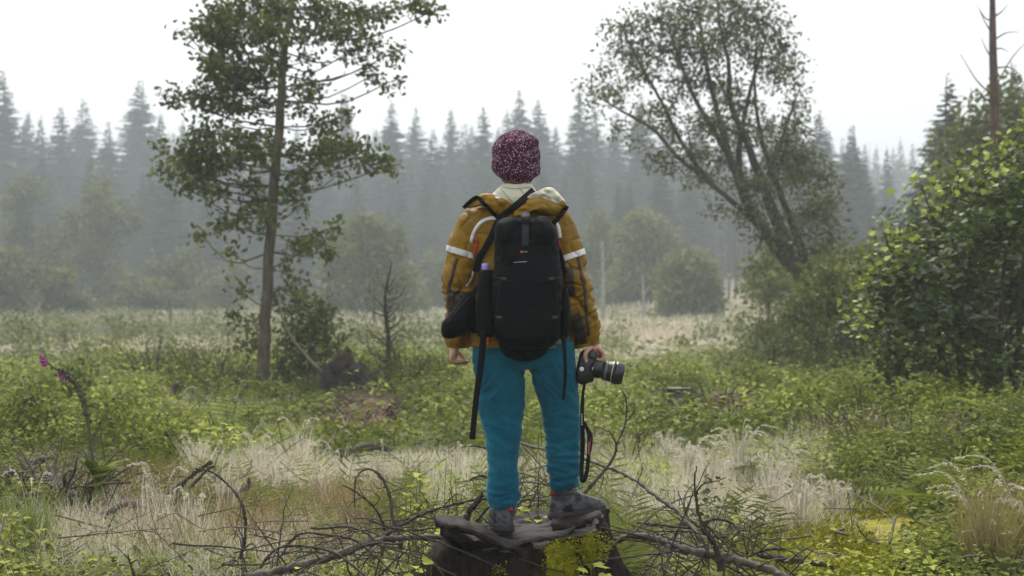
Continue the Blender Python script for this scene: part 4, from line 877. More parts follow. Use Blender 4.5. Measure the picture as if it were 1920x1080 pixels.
branch('forked_twig', 'dark forked twig rising leftwards under the hook-shaped branch', [(722, 995, 6.4), (714, 972, 6.38), (700, 950, 6.36), (681, 933, 6.34), (660, 918, 6.32), (642, 910, 6.3)], [.007, .005, .004, .003], tg, [([(700, 950, 6.36), (712, 935, 6.34), (700, 922, 6.33), (676, 917, 6.3)], .003), ([(690, 940, 6.35), (676, 920, 6.33), (670, 905, 6.3)], .0028), ([(681, 933, 6.34), (664, 938, 6.3), (655, 950, 6.3)], .003)])
branch('arching_twig', 'dark arching twig over the pale fallen branch, right of two arches', [(529, 1040, 6.1), (540, 1020, 6.12), (557, 1004, 6.13), (575, 999, 6.14), (613, 1003, 6.16), (657, 1010, 6.18), (680, 1022, 6.16), (693, 1034, 6.12), (702, 1048, 6.1)], [.006, .006, .005, .005, .004], tg, [([(560, 1003, 6.13), (545, 1002, 6.1), (532, 1007, 6.05)], .0025), ([(613, 1003, 6.16), (630, 1006, 6.14), (642, 1012, 6.1)], .003), ([(557, 1004, 6.13), (536, 1030, 6.1), (520, 1052, 6.05)], .004)])
branch('arching_twig', 'dark arching twig crossing low in front of the pale fallen branch', [(488, 1066, 5.9), (500, 1047, 5.92), (519, 1029, 5.95), (543, 1023, 5.97), (584, 1026, 6.0), (628, 1037, 6.0), (664, 1062, 5.95), (690, 1086, 5.9)], [.006, .006, .005, .006, .005], tg, [([(584, 1026, 6.0), (606, 1040, 6.0), (640, 1055, 5.98)], .003), ([(520, 1028, 5.95), (512, 1046, 5.9), (510, 1066, 5.88)], .004)])
branch('curved_twig', 'tall thin dark twig curving like a bow at the lower left', [(451, 1048, 6.9), (457, 1020, 6.9), (461, 990, 6.9), (458, 962, 6.9), (451, 939, 6.92), (440, 922, 6.95), (426, 908, 7.0), (408, 892, 7.0), (388, 882, 7.0), (366, 879, 7.0)], [.009, .008, .007, .005, .004], tg, [([(459, 975, 6.9), (446, 965, 6.88), (432, 958, 6.85)], .003), ([(457, 1015, 6.9), (446, 990, 6.88), (425, 988, 6.85), (414, 996, 6.85)], .0035), ([(455, 1030, 6.9), (475, 1020, 6.9), (486, 1050, 6.85)], .005)])
branch('fallen_stick', 'longer of two crossed slanting sticks in the bleached grass at left', [(312, 930, 8.6), (340, 908, 8.5), (370, 884, 8.45), (396, 866, 8.4)], [.016, .015, .012, .012], tg)
branch('fallen_stick', 'shorter of two crossed slanting sticks in the bleached grass at left', [(355, 915, 8.4), (375, 895, 8.4), (392, 878, 8.4), (403, 874, 8.4)], [.010, .009, .008], tg)
branch('fallen_log', 'mossy grey stick lying flat in the grass ending in a dark knob', [(192, 968, 8.3), (226, 948, 8.4), (262, 946, 8.5), (298, 943, 8.6), (362, 938, 8.8), (426, 926, 9.0), (462, 916, 9.1)], [.02, .022, .024, .02, .016, .013], dw, [([(462, 918, 9.1), (467, 908, 9.1), (466, 900, 9.1)], .02), ([(300, 943, 8.6), (330, 935, 8.6), (345, 922, 8.6)], .01)])
branch('fallen_log', 'dark log lying at the left edge below the foxglove', [(-40, 905, 10.5), (0, 893, 10.6), (64, 866, 10.8), (95, 858, 11)], [.035, .034, .03, .015], tg)
branch('fallen_stick', 'dark stick lying in the green cover right of the dark root mound', [(640, 795, 15.5), (690, 808, 15.2), (735, 824, 14.8)], [.02, .018, .012], tg)
branch('fallen_stick', 'curved dark stick half hidden in the undergrowth left of the hiker', [(640, 850, 11.5), (690, 838, 11.8), (735, 845, 12)], [.03, .035, .02], tg)
branch('forked_twig', 'dark forked twig poking up at the bottom edge at left', [(250, 1098, 5.9), (251, 1078, 5.9), (244, 1058, 5.9), (240, 1040, 5.9)], [.008, .007, .005, .003], tg, [([(244, 1058, 5.9), (256, 1050, 5.88), (264, 1062, 5.85)], .004), ([(242, 1050, 5.9), (228, 1034, 5.9), (205, 1016, 5.9)], .003)])
branch('fallen_log', 'big brown fallen limb lying from the stump to the lower right', [(1150, 1022, 6.55), (1163, 1011, 6.5), (1192, 1004, 6.45), (1223, 1010, 6.4), (1255, 1020, 6.35), (1288, 1031, 6.3), (1337, 1041, 6.25), (1385, 1052, 6.2), (1433, 1065, 6.15), (1480, 1084, 6.05)], [.010, .014, .017, .018, .019, .018, .015], dw, [([(1253, 1022, 6.33), (1254, 1045, 6.25), (1249, 1072, 6.2)], .013), ([(1223, 1012, 6.4), (1216, 1000, 6.38), (1204, 996, 6.36)], .004), ([(1420, 1062, 6.15), (1444, 1052, 6.1), (1476, 1046, 6.1)], .006)], 10)
branch('forked_branch', 'dark forked branch standing upright over the big fallen limb', [(1352, 1070, 6.2), (1346, 1035, 6.2), (1336, 1012, 6.2), (1322, 990, 6.2), (1313, 974, 6.2), (1306, 940, 6.2), (1302, 905, 6.2), (1306, 874, 6.2)], [.016, .014, .011, .008, .007, .005, .003], tg, [([(1307, 926, 6.2), (1312, 913, 6.18), (1326, 906, 6.16), (1346, 902, 6.14), (1362, 895, 6.1)], .0045), ([(1345, 1032, 6.2), (1330, 1006, 6.16), (1310, 988, 6.14), (1297, 977, 6.1)], .009), ([(1313, 974, 6.2), (1340, 1000, 6.2), (1382, 1040, 6.2)], .006)])
branch('arching_twig', 'short arching twig springing from the upright forked branch at right', [(1318, 983, 6.2), (1330, 976, 6.2), (1346, 973, 6.2), (1366, 978, 6.2), (1378, 985, 6.18), (1388, 995, 6.15)], [.006, .006, .005, .003], tg, [([(1372, 981, 6.2), (1364, 992, 6.18), (1362, 1004, 6.16)], .004), ([(1376, 984, 6.2), (1382, 996, 6.18), (1386, 1010, 6.15)], .0035)])
branch('leaning_branch', 'long grey branch descending rightwards from behind the legs past the fern', [(968, 828, 7.5), (1000, 838, 7.4), (1040, 846, 7.3), (1090, 859, 7.2), (1137, 876, 7.05), (1161, 885, 7.0), (1197, 905, 6.9), (1231, 931, 6.75), (1270, 958, 6.6), (1293, 985, 6.5), (1318, 1015, 6.4)], [.006, .007, .0075, .008, .0095, .011, .010], dw, [([(978, 833, 7.5), (1000, 858, 7.45), (1017, 878, 7.4), (1028, 910, 7.35), (1034, 930, 7.3)], .005), ([(1195, 905, 6.9), (1204, 880, 6.85), (1200, 862, 6.85)], .003), ([(1195, 905, 6.9), (1188, 925, 6.85), (1178, 945, 6.8)], .003)])
branch('bare_branch', 'tall bare branching twig rising beside the hanging camera', [(1085, 936, 6.75), (1100, 920, 6.75), (1118, 899, 6.75), (1137, 878, 6.75), (1151, 856, 6.75), (1157, 832, 6.75), (1166, 812, 6.75), (1172, 794, 6.75), (1175, 770, 6.75), (1174, 750, 6.75), (1168, 735, 6.75), (1160, 727, 6.75)], [.010, .009, .008, .007, .006, .005, .004, .003, .002], dw,
       [([(1156, 836, 6.75), (1148, 815, 6.73), (1136, 806, 6.7), (1120, 801, 6.7), (1108, 796, 6.7)], .0045), ([(1172, 794, 6.75), (1180, 785, 6.73), (1190, 768, 6.7), (1189, 758, 6.7), (1183, 750, 6.7)], .003), ([(1174, 765, 6.75), (1184, 756, 6.73), (1188, 764, 6.7)], .0025), ([(1174, 748, 6.75), (1180, 742, 6.73), (1178, 738, 6.7)], .002), ([(1132, 884, 6.75), (1130, 902, 6.73), (1122, 922, 6.7), (1108, 930, 6.68), (1095, 934, 6.66)], .0035), ([(1158, 832, 6.75), (1168, 826, 6.72), (1172, 818, 6.7)], .002)])
branch('fallen_stick', 'thin grey stick slanting up from the big fallen limb beside the fern', [(1140, 1032, 6.3), (1161, 1012, 6.3), (1190, 996, 6.3), (1210, 978, 6.3), (1224, 966, 6.3)], [.005, .006, .005, .004], dw)
branch('fallen_stick', 'dark horizontal stick lying behind the fern at right', [(1195, 980, 6.8), (1225, 984, 6.75), (1258, 987, 6.7), (1300, 990, 6.65)], [.007, .009, .008, .006], tg)
branch('fallen_stick', 'dark stick with raised twigs lying at right of the big fallen limb', [(1400, 1044, 6.7), (1425, 1035, 6.7), (1448, 1029, 6.7), (1474, 1031, 6.7)], [.008, .008, .007, .004], tg, [([(1425, 1035, 6.7), (1440, 1020, 6.65), (1462, 1012, 6.6), (1480, 1008, 6.6)], .004), ([(1410, 1040, 6.7), (1420, 1005, 6.7), (1436, 968, 6.7)], .004), ([(1400, 1040, 6.7), (1394, 1000, 6.7), (1402, 966, 6.7)], .0035)])
branch('fallen_stick', 'thick dark stick half buried in the litter at the lower right', [(1420, 1040, 7.2), (1450, 1046, 7.2), (1490, 1052, 7.2), (1530, 1056, 7.2), (1560, 1064, 7.2)], [.012, .016, .018, .014, .01], tg, [([(1480, 1052, 7.2), (1500, 1036, 7.15), (1526, 1022, 7.1)], .005)])
branch('fallen_stick', 'thin straight twig pointing up right near the moss', [(1470, 1088, 6.3), (1495, 1062, 6.3), (1512, 1044, 6.3), (1526, 1030, 6.3)], [.005, .005, .004, .002], tg, [([(1495, 1062, 6.3), (1500, 1050, 6.3), (1516, 1040, 6.28)], .002)])
branch('fallen_log', 'dark log lying in the bottom right moss', [(1650, 1058, 7.8), (1700, 1068, 7.6), (1760, 1078, 7.4), (1800, 1090, 7.3)], [.02, .024, .022, .02], tg)
branch('fallen_stick', 'pale forked stick lying in the brambles at right', [(1716, 892, 10.0), (1735, 880, 10.1), (1756, 868, 10.2), (1784, 856, 10.4)], [.022, .02, .014, .008], M['pale_wood'], [([(1735, 880, 10.1), (1728, 870, 10.1), (1724, 862, 10.1)], .008)])
branch('broken_stake', 'leaning dark stick with a split orange end in the dark hollow at right', [(1580, 868, 11.4), (1575, 840, 11.4), (1566, 820, 11.4), (1560, 806, 11.4)], [.014, .016, .015, .010], M['red_wood'])
branch('broken_stake', 'upright broken shard of orange split wood among the brambles', [(1802, 830, 12.5), (1801, 806, 12.5), (1797, 780, 12.5), (1795, 768, 12.5)], [.035, .045, .03, .008], M['red_wood'])
branch('fallen_log', 'log lying on the reddish bank at right of the cut stump', [(1365, 796, 15.5), (1400, 801, 15.2), (1430, 803, 15)], [.03, .03, .02], tg)
branch('dead_stick', 'short broken stick sticking up in the brush left of the oak foot', [(318, 760, 18), (324, 740, 18), (332, 718, 18)], [.05, .045, .03], tg)
branch('fallen_log', 'dark log lying on the ground at the oak foot', [(500, 742, 21), (540, 740, 20.8), (590, 738, 20.6)], [.07, .07, .05], tg)
branch('dry_twig', 'thin bare twig reaching left from the left calf', [(914, 842, 6.9), (900, 838, 6.85), (884, 836, 6.8), (866, 838, 6.8)], [.004, .004, .003, .002], tg, [([(910, 842, 6.9), (905, 832, 6.88), (902, 826, 6.85)], .003)])
branch('arching_twig', 'bent dark twig arching to the left calf above the stump', [(916, 896, 6.8), (902, 892, 6.75), (890, 895, 6.7), (882, 900, 6.7)], [.006, .005, .005, .004], tg, [([(900, 892, 6.75), (892, 880, 6.7), (880, 872, 6.7)], .002)])
branch('broken_stake', 'thick dark splintered stick leaning left behind the left boot', [(866, 988, 6.5), (880, 960, 6.5), (896, 938, 6.5), (905, 924, 6.5)], [.014, .017, .016, .008], tg)
branch('broken_stake', 'thinner dark splintered stick beside the leaning thick one', [(880, 992, 6.5), (900, 970, 6.5), (916, 950, 6.5)], [.008, .009, .006], tg)
# thin twigs of the pile, all alike
def pile(n, cx, cyy, rx, ry, Y0, Y1, lmin, lmax, rmax, tag_i=0, curve=.5):
    for _ in range(n):
        px = cx + random.gauss(0, rx * .5); py = cyy + random.gauss(0, ry * .45); Y = random.uniform(Y0, Y1)
        p = at(px, py, Y); p[2] = max(p[2], .03)
        a = random.uniform(-.35, .9) if random.random() < .7 else random.uniform(.9, 1.5)
        if random.random() < .5: a = PI - a
        l = random.uniform(lmin, lmax); d = np.array([math.cos(a), random.uniform(-.6, .6), math.sin(a)]); sag = rng.normal(0, .5, 3) * l * .3 * curve; sag[2] = abs(sag[2])
        pts = smooth_path([p - d * l * .5, p + sag, p + d * l * .5 + sag * [1, 1, -.4]], 12); pts[:, 2] = np.maximum(pts[:, 2], .01); pts += rng.normal(0, .003, pts.shape)
        r = random.uniform(.002, rmax); q = MB(); V, Fs = tube(pts, np.linspace(r, r * .4, 12), 5); q.add(V, Fs)
        if random.random() < .6:
            i = random.randint(4, 8); e = pts[i] + rng.normal(0, .6, 3) * l * .22 + [0, 0, .04]
            V, Fs = tube(smooth_path([pts[i], (pts[i] + e) / 2 + rng.normal(0, .01, 3), e], 6), np.linspace(r * .6, r * .25, 6), 4); q.add(V, Fs)
        tag(q.thing('dead_twig', random.choice((tg, tg, dw)), pts[0], True), 'thin dead twig in the tangled brushwood around the stump', 'twig', 'brushwood twigs')
pile(46, 690, 1035, 190, 36, 6.0, 6.8, .25, .75, .006)
pile(26, 800, 985, 70, 40, 6.5, 7.0, .2, .5, .005)
pile(30, 1000, 925, 60, 40, 6.7, 7.1, .2, .5, .004, curve=.9)
pile(34, 1270, 1030, 140, 40, 6.1, 6.9, .25, .7, .006)
pile(12, 480, 1010, 60, 50, 6.3, 7.0, .2, .5, .005)
pile(10, 1440, 1040, 70, 30, 6.5, 7.2, .2, .5, .005)
pile(16, 120, 945, 140, 34, 8.6, 9.6, .4, 1.0, .010)
pile(12, 270, 1020, 120, 40, 7.0, 8.0, .2, .5, .005)
q = MB()
for _ in range(420):
    px = random.gauss(880, 280); py = random.uniform(985, 1090); Y = random.uniform(6.0, 7.0)
    p = at(px, py, Y); p[2] = abs(random.gauss(.05, .07)); a = random.uniform(0, 6.28); l = random.uniform(.08, .4)
    d = np.array([math.cos(a), math.sin(a) * .6, random.uniform(-.15, .3)])
    V, Fs = tube(smooth_path([p, p + d * l * .5 + rng.normal(0, .03, 3), p + d * l], 6), np.linspace(.004, .0015, 6) * random.uniform(.5, 1.4), 4, False); q.add(V, Fs)
tag(q.obj('brushwood_litter', tg), kind='stuff')
# root mound right of the oak, dark brushwood mounds
def mound(name, label, c, r, mat, seed):
    th = np.arange(40) * 2 * PI / 40; R = []
    for s in np.linspace(1, .02, 14):
        X = c[0] + r[0] * s * np.cos(th); Y = c[1] + r[1] * s * np.sin(th)
        R.append(np.stack([X, Y, gh(X, Y) - .03 + r[2] * (1 - s ** 2) * (1 + .5 * noise(np.stack([X * 3 + seed, Y * 3, 0 * X], -1))) + .05 * noise(np.stack([X * 9 + seed, Y * 9, 0 * X], -1))], 1))
    V, Fs = loft(R, False); qq = MB(); qq.add(V, Fs)
    t = empty(name, (c[0], c[1], float(gh(c[0], c[1]))), label, 'mound'); qq.obj('earth', mat, t, True)
    qq = MB()
    for _ in range(260):
        a = random.uniform(0, 6.28); s = random.uniform(.2, 1); p = np.array([c[0] + r[0] * s * math.cos(a), c[1] + r[1] * s * math.sin(a), 0]); p[2] = float(gh(p[0], p[1])) + r[2] * (1 - s * s) * .9
        d = np.array([math.cos(a), math.sin(a), random.uniform(-.1, .8)]) * random.choice((.1, .2, .3, .5)) * random.uniform(.6, 1.2) * r[0]
        V, Fs = tube(smooth_path([p, p + d * .5 + rng.normal(0, .03, 3), p + d], 5), np.linspace(.010, .003, 5) * random.uniform(.4, 1.3), 4, False); qq.add(V, Fs)
    o = qq.obj('roots', tg, t); o['kind'] = 'stuff'
soil_m = plain('dark_peaty_soil', (.022, .014, .009), .95, .7, 9, .8, .05)
red_m = plain('reddish_needle_litter', (.15, .085, .055), .95, .5, 14, .8, .04)
pm = gp(640, 765); mound('root_mound', 'dark upturned root mound at right of the oak foot', (pm[0], pm[1], 0), (.55, .5, .42), soil_m, 3)
pm = gp(700, 800); mound('soil_bank', 'bare reddish soil bank right of the root mound', (pm[0], pm[1], 0), (.75, .7, .30), red_m, 5)
pm = gp(1350, 788); mound('soil_bank', 'reddish needle bank beside the cut stump at right', (pm[0], pm[1], 0), (.85, .6, .32), red_m, 7)
pm = gp(110, 985); mound('brushwood_mound', 'dark peaty mound under the foxglove at left', (pm[0], pm[1], 0), (.75, .5, .08), soil_m, 9)
# cut stump on the meadow
cs = gp(1272, 768); t = empty('cut_stump', cs, 'sawn grey tree stump on the meadow right of the camera lens', 'stump')
qq = MB(); th = np.arange(28) * 2 * PI / 28; R = [np.stack([(.19 + .02 * np.sin(th * 5) + f) * np.cos(th), (.17 + f) * np.sin(th), np.full(28, z)], 1) + cs for z, f in ((-.1, .09), (.05, .04), (.17, .012), (.275, 0), (.285, -.005))]
V, Fs = loft(R, False); qq.add(V, Fs); qq.obj('bark', M['stump_bark'], t, True)
qq = MB(); V, Fs = loft([R[-1], (R[-1] - cs) * [.5, .5, 1.02] + cs, (R[-1] - cs) * [.02, .02, 1.02] + cs], False); qq.add(V, Fs); qq.obj('cut_face', M['pale_wood'], t)

# ------------------------------------------------------------------ foxgloves and seedlings
def foxglove(base, pts, label, bells, h_leaf, r=.012, nleaf=9):
    t = empty('foxglove', base, label, 'flower'); p = smooth_path([base] + pts, 30)
    qq = MB(); V, Fs = tube(p, np.linspace(r, r * .35, 30), 7); qq.add(V, Fs)
    for i in range(90):      # seed pods along the stem
        s = rng.uniform(9, 24); ii = int(s); c = p[ii]; d = rng.normal(0, 1, 3); d[2] *= .4; d /= np.linalg.norm(d)
        V, Fs = ellipsoid(c + d * r * 1.2, (r * .6, r * .6, r * .95), None, 6, 5); qq.add(V, Fs)
    qq.obj('stem', M['fox_stem'], t, True)
    for (s, off, sc) in bells:
        c = np.array([np.interp(s * 29, range(30), p[:, a]) for a in range(3)]); off = np.asarray(off, float); off /= np.linalg.norm(off)
        pth = np.stack([c + off * .045 * sc * v for v in np.linspace(0, 1, 7)]) ; qq = MB(); V, Fs = tube(pth, np.array([.006, .010, .012, .0125, .012, .012, .013]) * sc * .65, 8, False); qq.add(V, Fs); qq.obj('flower', M['fox_flower'], t, True)
    for k in range(nleaf):
        a = k * 6.28 / nleaf + random.uniform(-.3, .3); l = h_leaf * random.uniform(.7, 1.1); qq = MB()
        tv = np.array([[0, .05, 0], [0, -.05, 0], [.3, .26, .08], [.3, 0, .03], [.3, -.26, .08], [.65, .24, .05], [.65, 0, 0], [.65, -.24, .05], [1, 0, -.12]])
        R = Matrix.Rotation(a, 3, 'Z') @ Matrix.Rotation(-random.uniform(.2, .9), 3, 'Y'); V = (tv * [l, l * .75, l]) @ np.array(R).T + base + [0, 0, .04]
        qq.add(V, [np.array([[0, 1, 3], [0, 3, 2], [1, 4, 3], [5, 6, 8], [6, 7, 8]]), np.array([[2, 3, 6, 5], [3, 4, 7, 6]])], random.uniform(.15, .5)); qq.obj('leaf', M['bramble'], t)
FY = 8.9
fb = at(182, 935, FY); fb[2] = float(gh(fb[0], fb[1])) + .12
foxglove(fb, [at(176, 880, FY), at(170, 830, FY), at(163, 780, FY), at(153, 740, FY), at(140, 716, FY), at(122, 700, FY), at(104, 691, FY), at(92, 682, FY), at(82, 671, FY)], 'tall bent foxglove with a magenta tip at the left', [(.90, (-.7, -.4, -.25), 1), (.91, (-.6, .3, -.5), .9), (.93, (-.8, -.3, .1), 1), (.94, (-.8, .3, -.3), .9), (.96, (-.8, 0, .3), .9), (.98, (-.7, 0, .6), .8), (.995, (-.7, 0, .6), .7), (.66, (-.6, -.4, -.7), 1), (.68, (-.7, .2, -.6), .9), (.63, (-.5, -.2, -.9), .9), (.70, (-.6, -.3, -.6), .8)], .22, .015, 11)
fb = gp(222, 800); FY = fb[1]
foxglove(fb, [at(222, 775, FY), at(223, 758, FY), at(223, 745, FY)], 'small distant foxglove with a pink flower behind the tall one', [(.9, (-1, -.3, -.5), 1.2), (.95, (1, -.3, -.5), 1.1)], .15, .012, 6)
for (px, py, top, Y, lb, nl, sz, tint) in ((790, 985, 872, 7.2, 'fresh light green leafy seedling in front of the bleached grass, left of the legs', 46, .055, .78), (845, 970, 880, 7.3, 'pale green leafy seedling just left of the left calf', 30, .05, .74), (760, 985, 925, 7.0, 'low pale seedling among the twigs left of the stump', 22, .045, .7), (1112, 1090, 1040, 6.05, 'bright green broad-leaved seedling at the right foot of the stump', 16, .075, .86), (1010, 990, 955, 6.62, 'yellow-green leafy sprig between the boots', 9, .06, .82), (800, 1050, 1015, 6.0, 'yellow-green sprig left of the stump among twigs', 14, .05, .84), (560, 1090, 1060, 5.9, 'bright green bramble sprig at the bottom edge left', 22, .05, .85), (30, 1010, 960, 7.6, 'yellow-flecked leafy sprig at the lower left edge', 36, .05, .72), (1128, 1000, 950, 6.9, 'pale leafy sprig right behind the right boot', 20, .045, .72)):
    b0 = at(px, py, Y); b0[2] = max(float(gh(b0[0], b0[1])), .0) if py > 1000 or Y > 7.1 else b0[2]
    t = empty('leafy_seedling', b0, lb, 'plant'); tip = at(px + random.uniform(-8, 8), top, Y); hgt = tip[2] - b0[2]
    for j in range(3):
        e = tip + rng.normal(0, .10, 3) * [1, .6, .4] * hgt; st = smooth_path([b0, (b0 + e) / 2 + rng.normal(0, .02, 3), e], 8); qq = MB(); V, Fs = tube(st, np.linspace(.003, .0015, 8), 4, False); qq.add(V, Fs, .4); qq.obj('stem', M['bramble'], t)
        for i in range(nl // 3):
            s = random.uniform(.3, 1) * 7; c = np.array([np.interp(s, range(8), st[:, a]) for a in range(3)]); a = random.uniform(0, 6.28); d = np.array([[math.cos(a), math.sin(a), random.uniform(-.3, .3)]])
            V, Fs, kk = stamp(TM if sz > .07 else TO, c + d * .02, d, np.array([[random.gauss(0, .4), random.gauss(-.3, .4), 1]]), sz * random.uniform(.6, 1.2), sz * random.uniform(.55, .8)); qq = MB(); qq.add(V, Fs, min(.97, max(.05, random.gauss(tint, .08)))); qq.obj('leaf', M['bramble'], t)
# ------------------------------------------------------------------ the hiker
person = empty('person', (.02, 6.43, .40), 'hiker standing on the stump with back turned, in knitted hat, mustard jacket and teal trousers', 'person')
skin_m = plain('skin', (.50, .27, .19), .5, .12, 60, .1, .001)
hair_m = plain('brown_hair', (.07, .03, .015), .6, .4, 120, .5, .002)
jk_m, nt, b_ = nmat('mustard_shell_fabric')
n1 = nz(nt, 9, 5); r1 = ramp(nt, [(.3, (.17, .093, .003)), (.7, (.285, .152, .006))], n1.outputs[0]); nt.links.new(r1.outputs[0], b_.inputs['Base Color'])
b_.inputs['Roughness'].default_value = .55; b_.inputs['Specular IOR Level'].default_value = .22; n2 = nz(nt, 26, 5, .6, stretch=(1, 1, 1.5)); n2.inputs['Distortion'].default_value = 1.2; bump(nt, b_, n2.outputs[0], .45, .008)
tr_m, nt, b_ = nmat('teal_fleece')
n1 = nz(nt, 7, 5); n2 = nz(nt, 420, 2); r1 = ramp(nt, [(.25, (.003, .062, .105)), (.5, (.005, .092, .148)), (.75, (.011, .145, .215))], n1.outputs[0])
r2 = ramp(nt, [(.35, (.7, .7, .7)), (.65, (1.25, 1.25, 1.25))], n2.outputs[0]); mx = node(nt, 'ShaderNodeMix', data_type='RGBA', blend_type='MULTIPLY'); mx.inputs[0].default_value = .7
nt.links.new(r1.outputs[0], mx.inputs[6]); nt.links.new(r2.outputs[0], mx.inputs[7]); nt.links.new(mx.outputs[2], b_.inputs['Base Color'])
b_.inputs['Roughness'].default_value = .95; b_.inputs['Sheen Weight'].default_value = .35; b_.inputs['Sheen Tint'].default_value = (.3, .7, .85, 1); b_.inputs['Specular IOR Level'].default_value = .1; bump(nt, b_, n2.outputs[0], .4, .002)
blk = plain('black_pack_fabric', (.0035, .0035, .0045), .7, .3, 220, .5, .0015, spec=.10)
blk2 = plain('charcoal_pack_fabric', (.016, .016, .022), .6, .3, 160, .4, .0015, spec=.3)
strap_m = plain('black_webbing', (.005, .005, .006), .7, .3, 300, .4, .001, spec=.15)
rubber = plain('black_plastic', (.012, .012, .013), .38, .2, 80, .1, .001)
refl = plain('silver_reflective_tape', (.66, .66, .65), .45, .08, 60, .1, .001)
red_m2 = plain('red_panel_fabric', (.42, .035, .012), .6, .3, 60, .2, .002)
org_m = plain('orange_print', (.60, .12, .02), .6, .2, 60)
cream = plain('cream_lining', (.50, .485, .36), .65, .14, 14, .5, .008)
boot_m = plain('grey_boot_suede', (.055, .055, .062), .8, .85, 34, .5, .006)
sole_m = plain('boot_rubber', (.025, .022, .02), .85, .4, 60, .4, .003)
dark_seam = plain('dark_brown_seam', (.028, .016, .008), .6, .2, 60)
kn, nt, b_ = nmat('speckled_maroon_knit')
tc = node(nt, 'ShaderNodeTexCoord'); mp = node(nt, 'ShaderNodeMapping'); mp.inputs['Scale'].default_value = (1, 1, .72); nt.links.new(tc.outputs['Object'], mp.inputs[0])
nzz = node(nt, 'ShaderNodeTexNoise'); nzz.inputs['Scale'].default_value = 40; nt.links.new(mp.outputs[0], nzz.inputs['Vector'])
va = node(nt, 'ShaderNodeVectorMath', operation='MULTIPLY_ADD'); va.inputs[1].default_value = (.012, .012, .012); nt.links.new(nzz.outputs['Color'], va.inputs[0]); nt.links.new(mp.outputs[0], va.inputs[2])
vo = node(nt, 'ShaderNodeTexVoronoi'); vo.inputs['Scale'].default_value = 270; nt.links.new(va.outputs[0], vo.inputs['Vector'])
sx = node(nt, 'ShaderNodeSeparateColor'); nt.links.new(vo.outputs['Color'], sx.inputs[0])
rk = ramp(nt, [(0, (.026, .006, .014)), (.45, (.075, .014, .04)), (.80, (.11, .03, .065)), (.88, (.34, .24, .30)), (1, (.52, .42, .48))], sx.outputs[0]); nt.links.new(rk.outputs[0], b_.inputs['Base Color'])
b_.inputs['Roughness'].default_value = .95; b_.inputs['Specular IOR Level'].default_value = .1
iv = node(nt, 'ShaderNodeMath', operation='SUBTRACT'); iv.inputs[0].default_value = 1; nt.links.new(vo.outputs['Distance'], iv.inputs[1]); bump(nt, b_, iv.outputs[0], .9, .004)

def X(px): return (px - 960) / F * DP
def Z(py): return CH + (HY - py) / F * DP
def ringp(py, xl, xr, yc, dep, n=2.3, k=40, tilt=0.0):
    a = np.arange(k) * 2 * PI / k; c, s = np.cos(a), np.sin(a)
    x = X((xl + xr) / 2) + (X(xr) - X(xl)) / 2 * np.sign(c) * np.abs(c) ** (2 / n); y = yc + dep / 2 * np.sign(s) * np.abs(s) ** (2 / n)
    return np.stack([x, y, np.full(k, Z(py)) + tilt * (y - yc)], 1)
def interp_rings(spec, m=4, **kw):
    S = smooth_path(np.array(spec, float), (len(spec) - 1) * m + 1); return [ringp(*r, **kw) for r in S]
def remesh(mb, voxel, iters=4):
    me = mb.mesh('tmp', None); o = link('tmp', me)
    md = o.modifiers.new('r', 'REMESH'); md.mode = 'VOXEL'; md.voxel_size = voxel
    if iters: s = o.modifiers.new('s', 'SMOOTH'); s.iterations = iters; s.factor = .5
    bpy.context.view_layer.update(); dg = bpy.context.evaluated_depsgraph_get(); ev = o.evaluated_get(dg); m2 = bpy.data.meshes.new_from_object(ev)
    bpy.data.objects.remove(o); bpy.data.meshes.remove(me)
    V = np.empty(len(m2.vertices) * 3, np.float32); m2.vertices.foreach_get('co', V); V = V.reshape(-1, 3).astype(float)
    N = np.empty(len(m2.vertices) * 3, np.float32); m2.vertices.foreach_get('normal', N); N = N.reshape(-1, 3).astype(float)
    n4 = np.array([len(p.vertices) for p in m2.polygons]); idx = np.empty(len(m2.loops), np.int32); m2.loops.foreach_get('vertex_index', idx)
    st = np.concatenate([[0], np.cumsum(n4)[:-1]]); Fs = []
    for k in (3, 4):
        q = st[n4 == k]
        if len(q): Fs.append(idx[q[:, None] + np.arange(k)])
    bpy.data.meshes.remove(m2); return V, N, Fs
def put(name, V, Fs, mat, parent, smooth=True):
    return link(name, mesh_np(name, V - np.asarray(parent.location), Fs, mat, None, smooth), parent)
def ridged(p): return 1 - 2 * np.abs(noise(p))
def bvh(V, Fs): return BVHTree.FromPolygons([tuple(v) for v in V], [tuple(int(i) for i in f) for a in Fs for f in a])
def hit(trees, px, py):
    d = Vector(((px - 960) / F, 1, (HY - py) / F)).normalized(); best = None
    for t in trees:
        h = t.ray_cast(Vector((0, 0, CH)), d)
        if h[0] is not None and (best is None or h[3] < best[3]): best = h
    return (np.array(best[0]), d) if best else (None, d)
def ribbon(name, pts, w, trees, mat, parent, off=.004, n=26, thick=.003, cols=3):
    p = smooth_path(np.array(pts, float), n); T = np.gradient(p, axis=0); T /= np.linalg.norm(T, axis=1)[:, None]; S = np.stack([-T[:, 1], T[:, 0]], 1)
    R = []; last = None
    for i in range(n):
        row = []
        for s in np.linspace(-.5, .5, cols):
            q = p[i] + S[i] * w * s; h, d = hit(trees, q[0], q[1])
            if h is None: h = (np.array((0, 0, CH)) + np.array(d) * ((last if last else 6.25) / d[1]))
            last = h[1]; row.append(h - np.array(d) * off)
        mid = 0
        R.append((row, np.array(d)))
    rings = []
    for row, d in R: rings.append(np.array(row + [r + d * thick for r in row[::-1]]))
    V, Fs = loft(rings); return put(name, V, Fs, mat, parent, False)
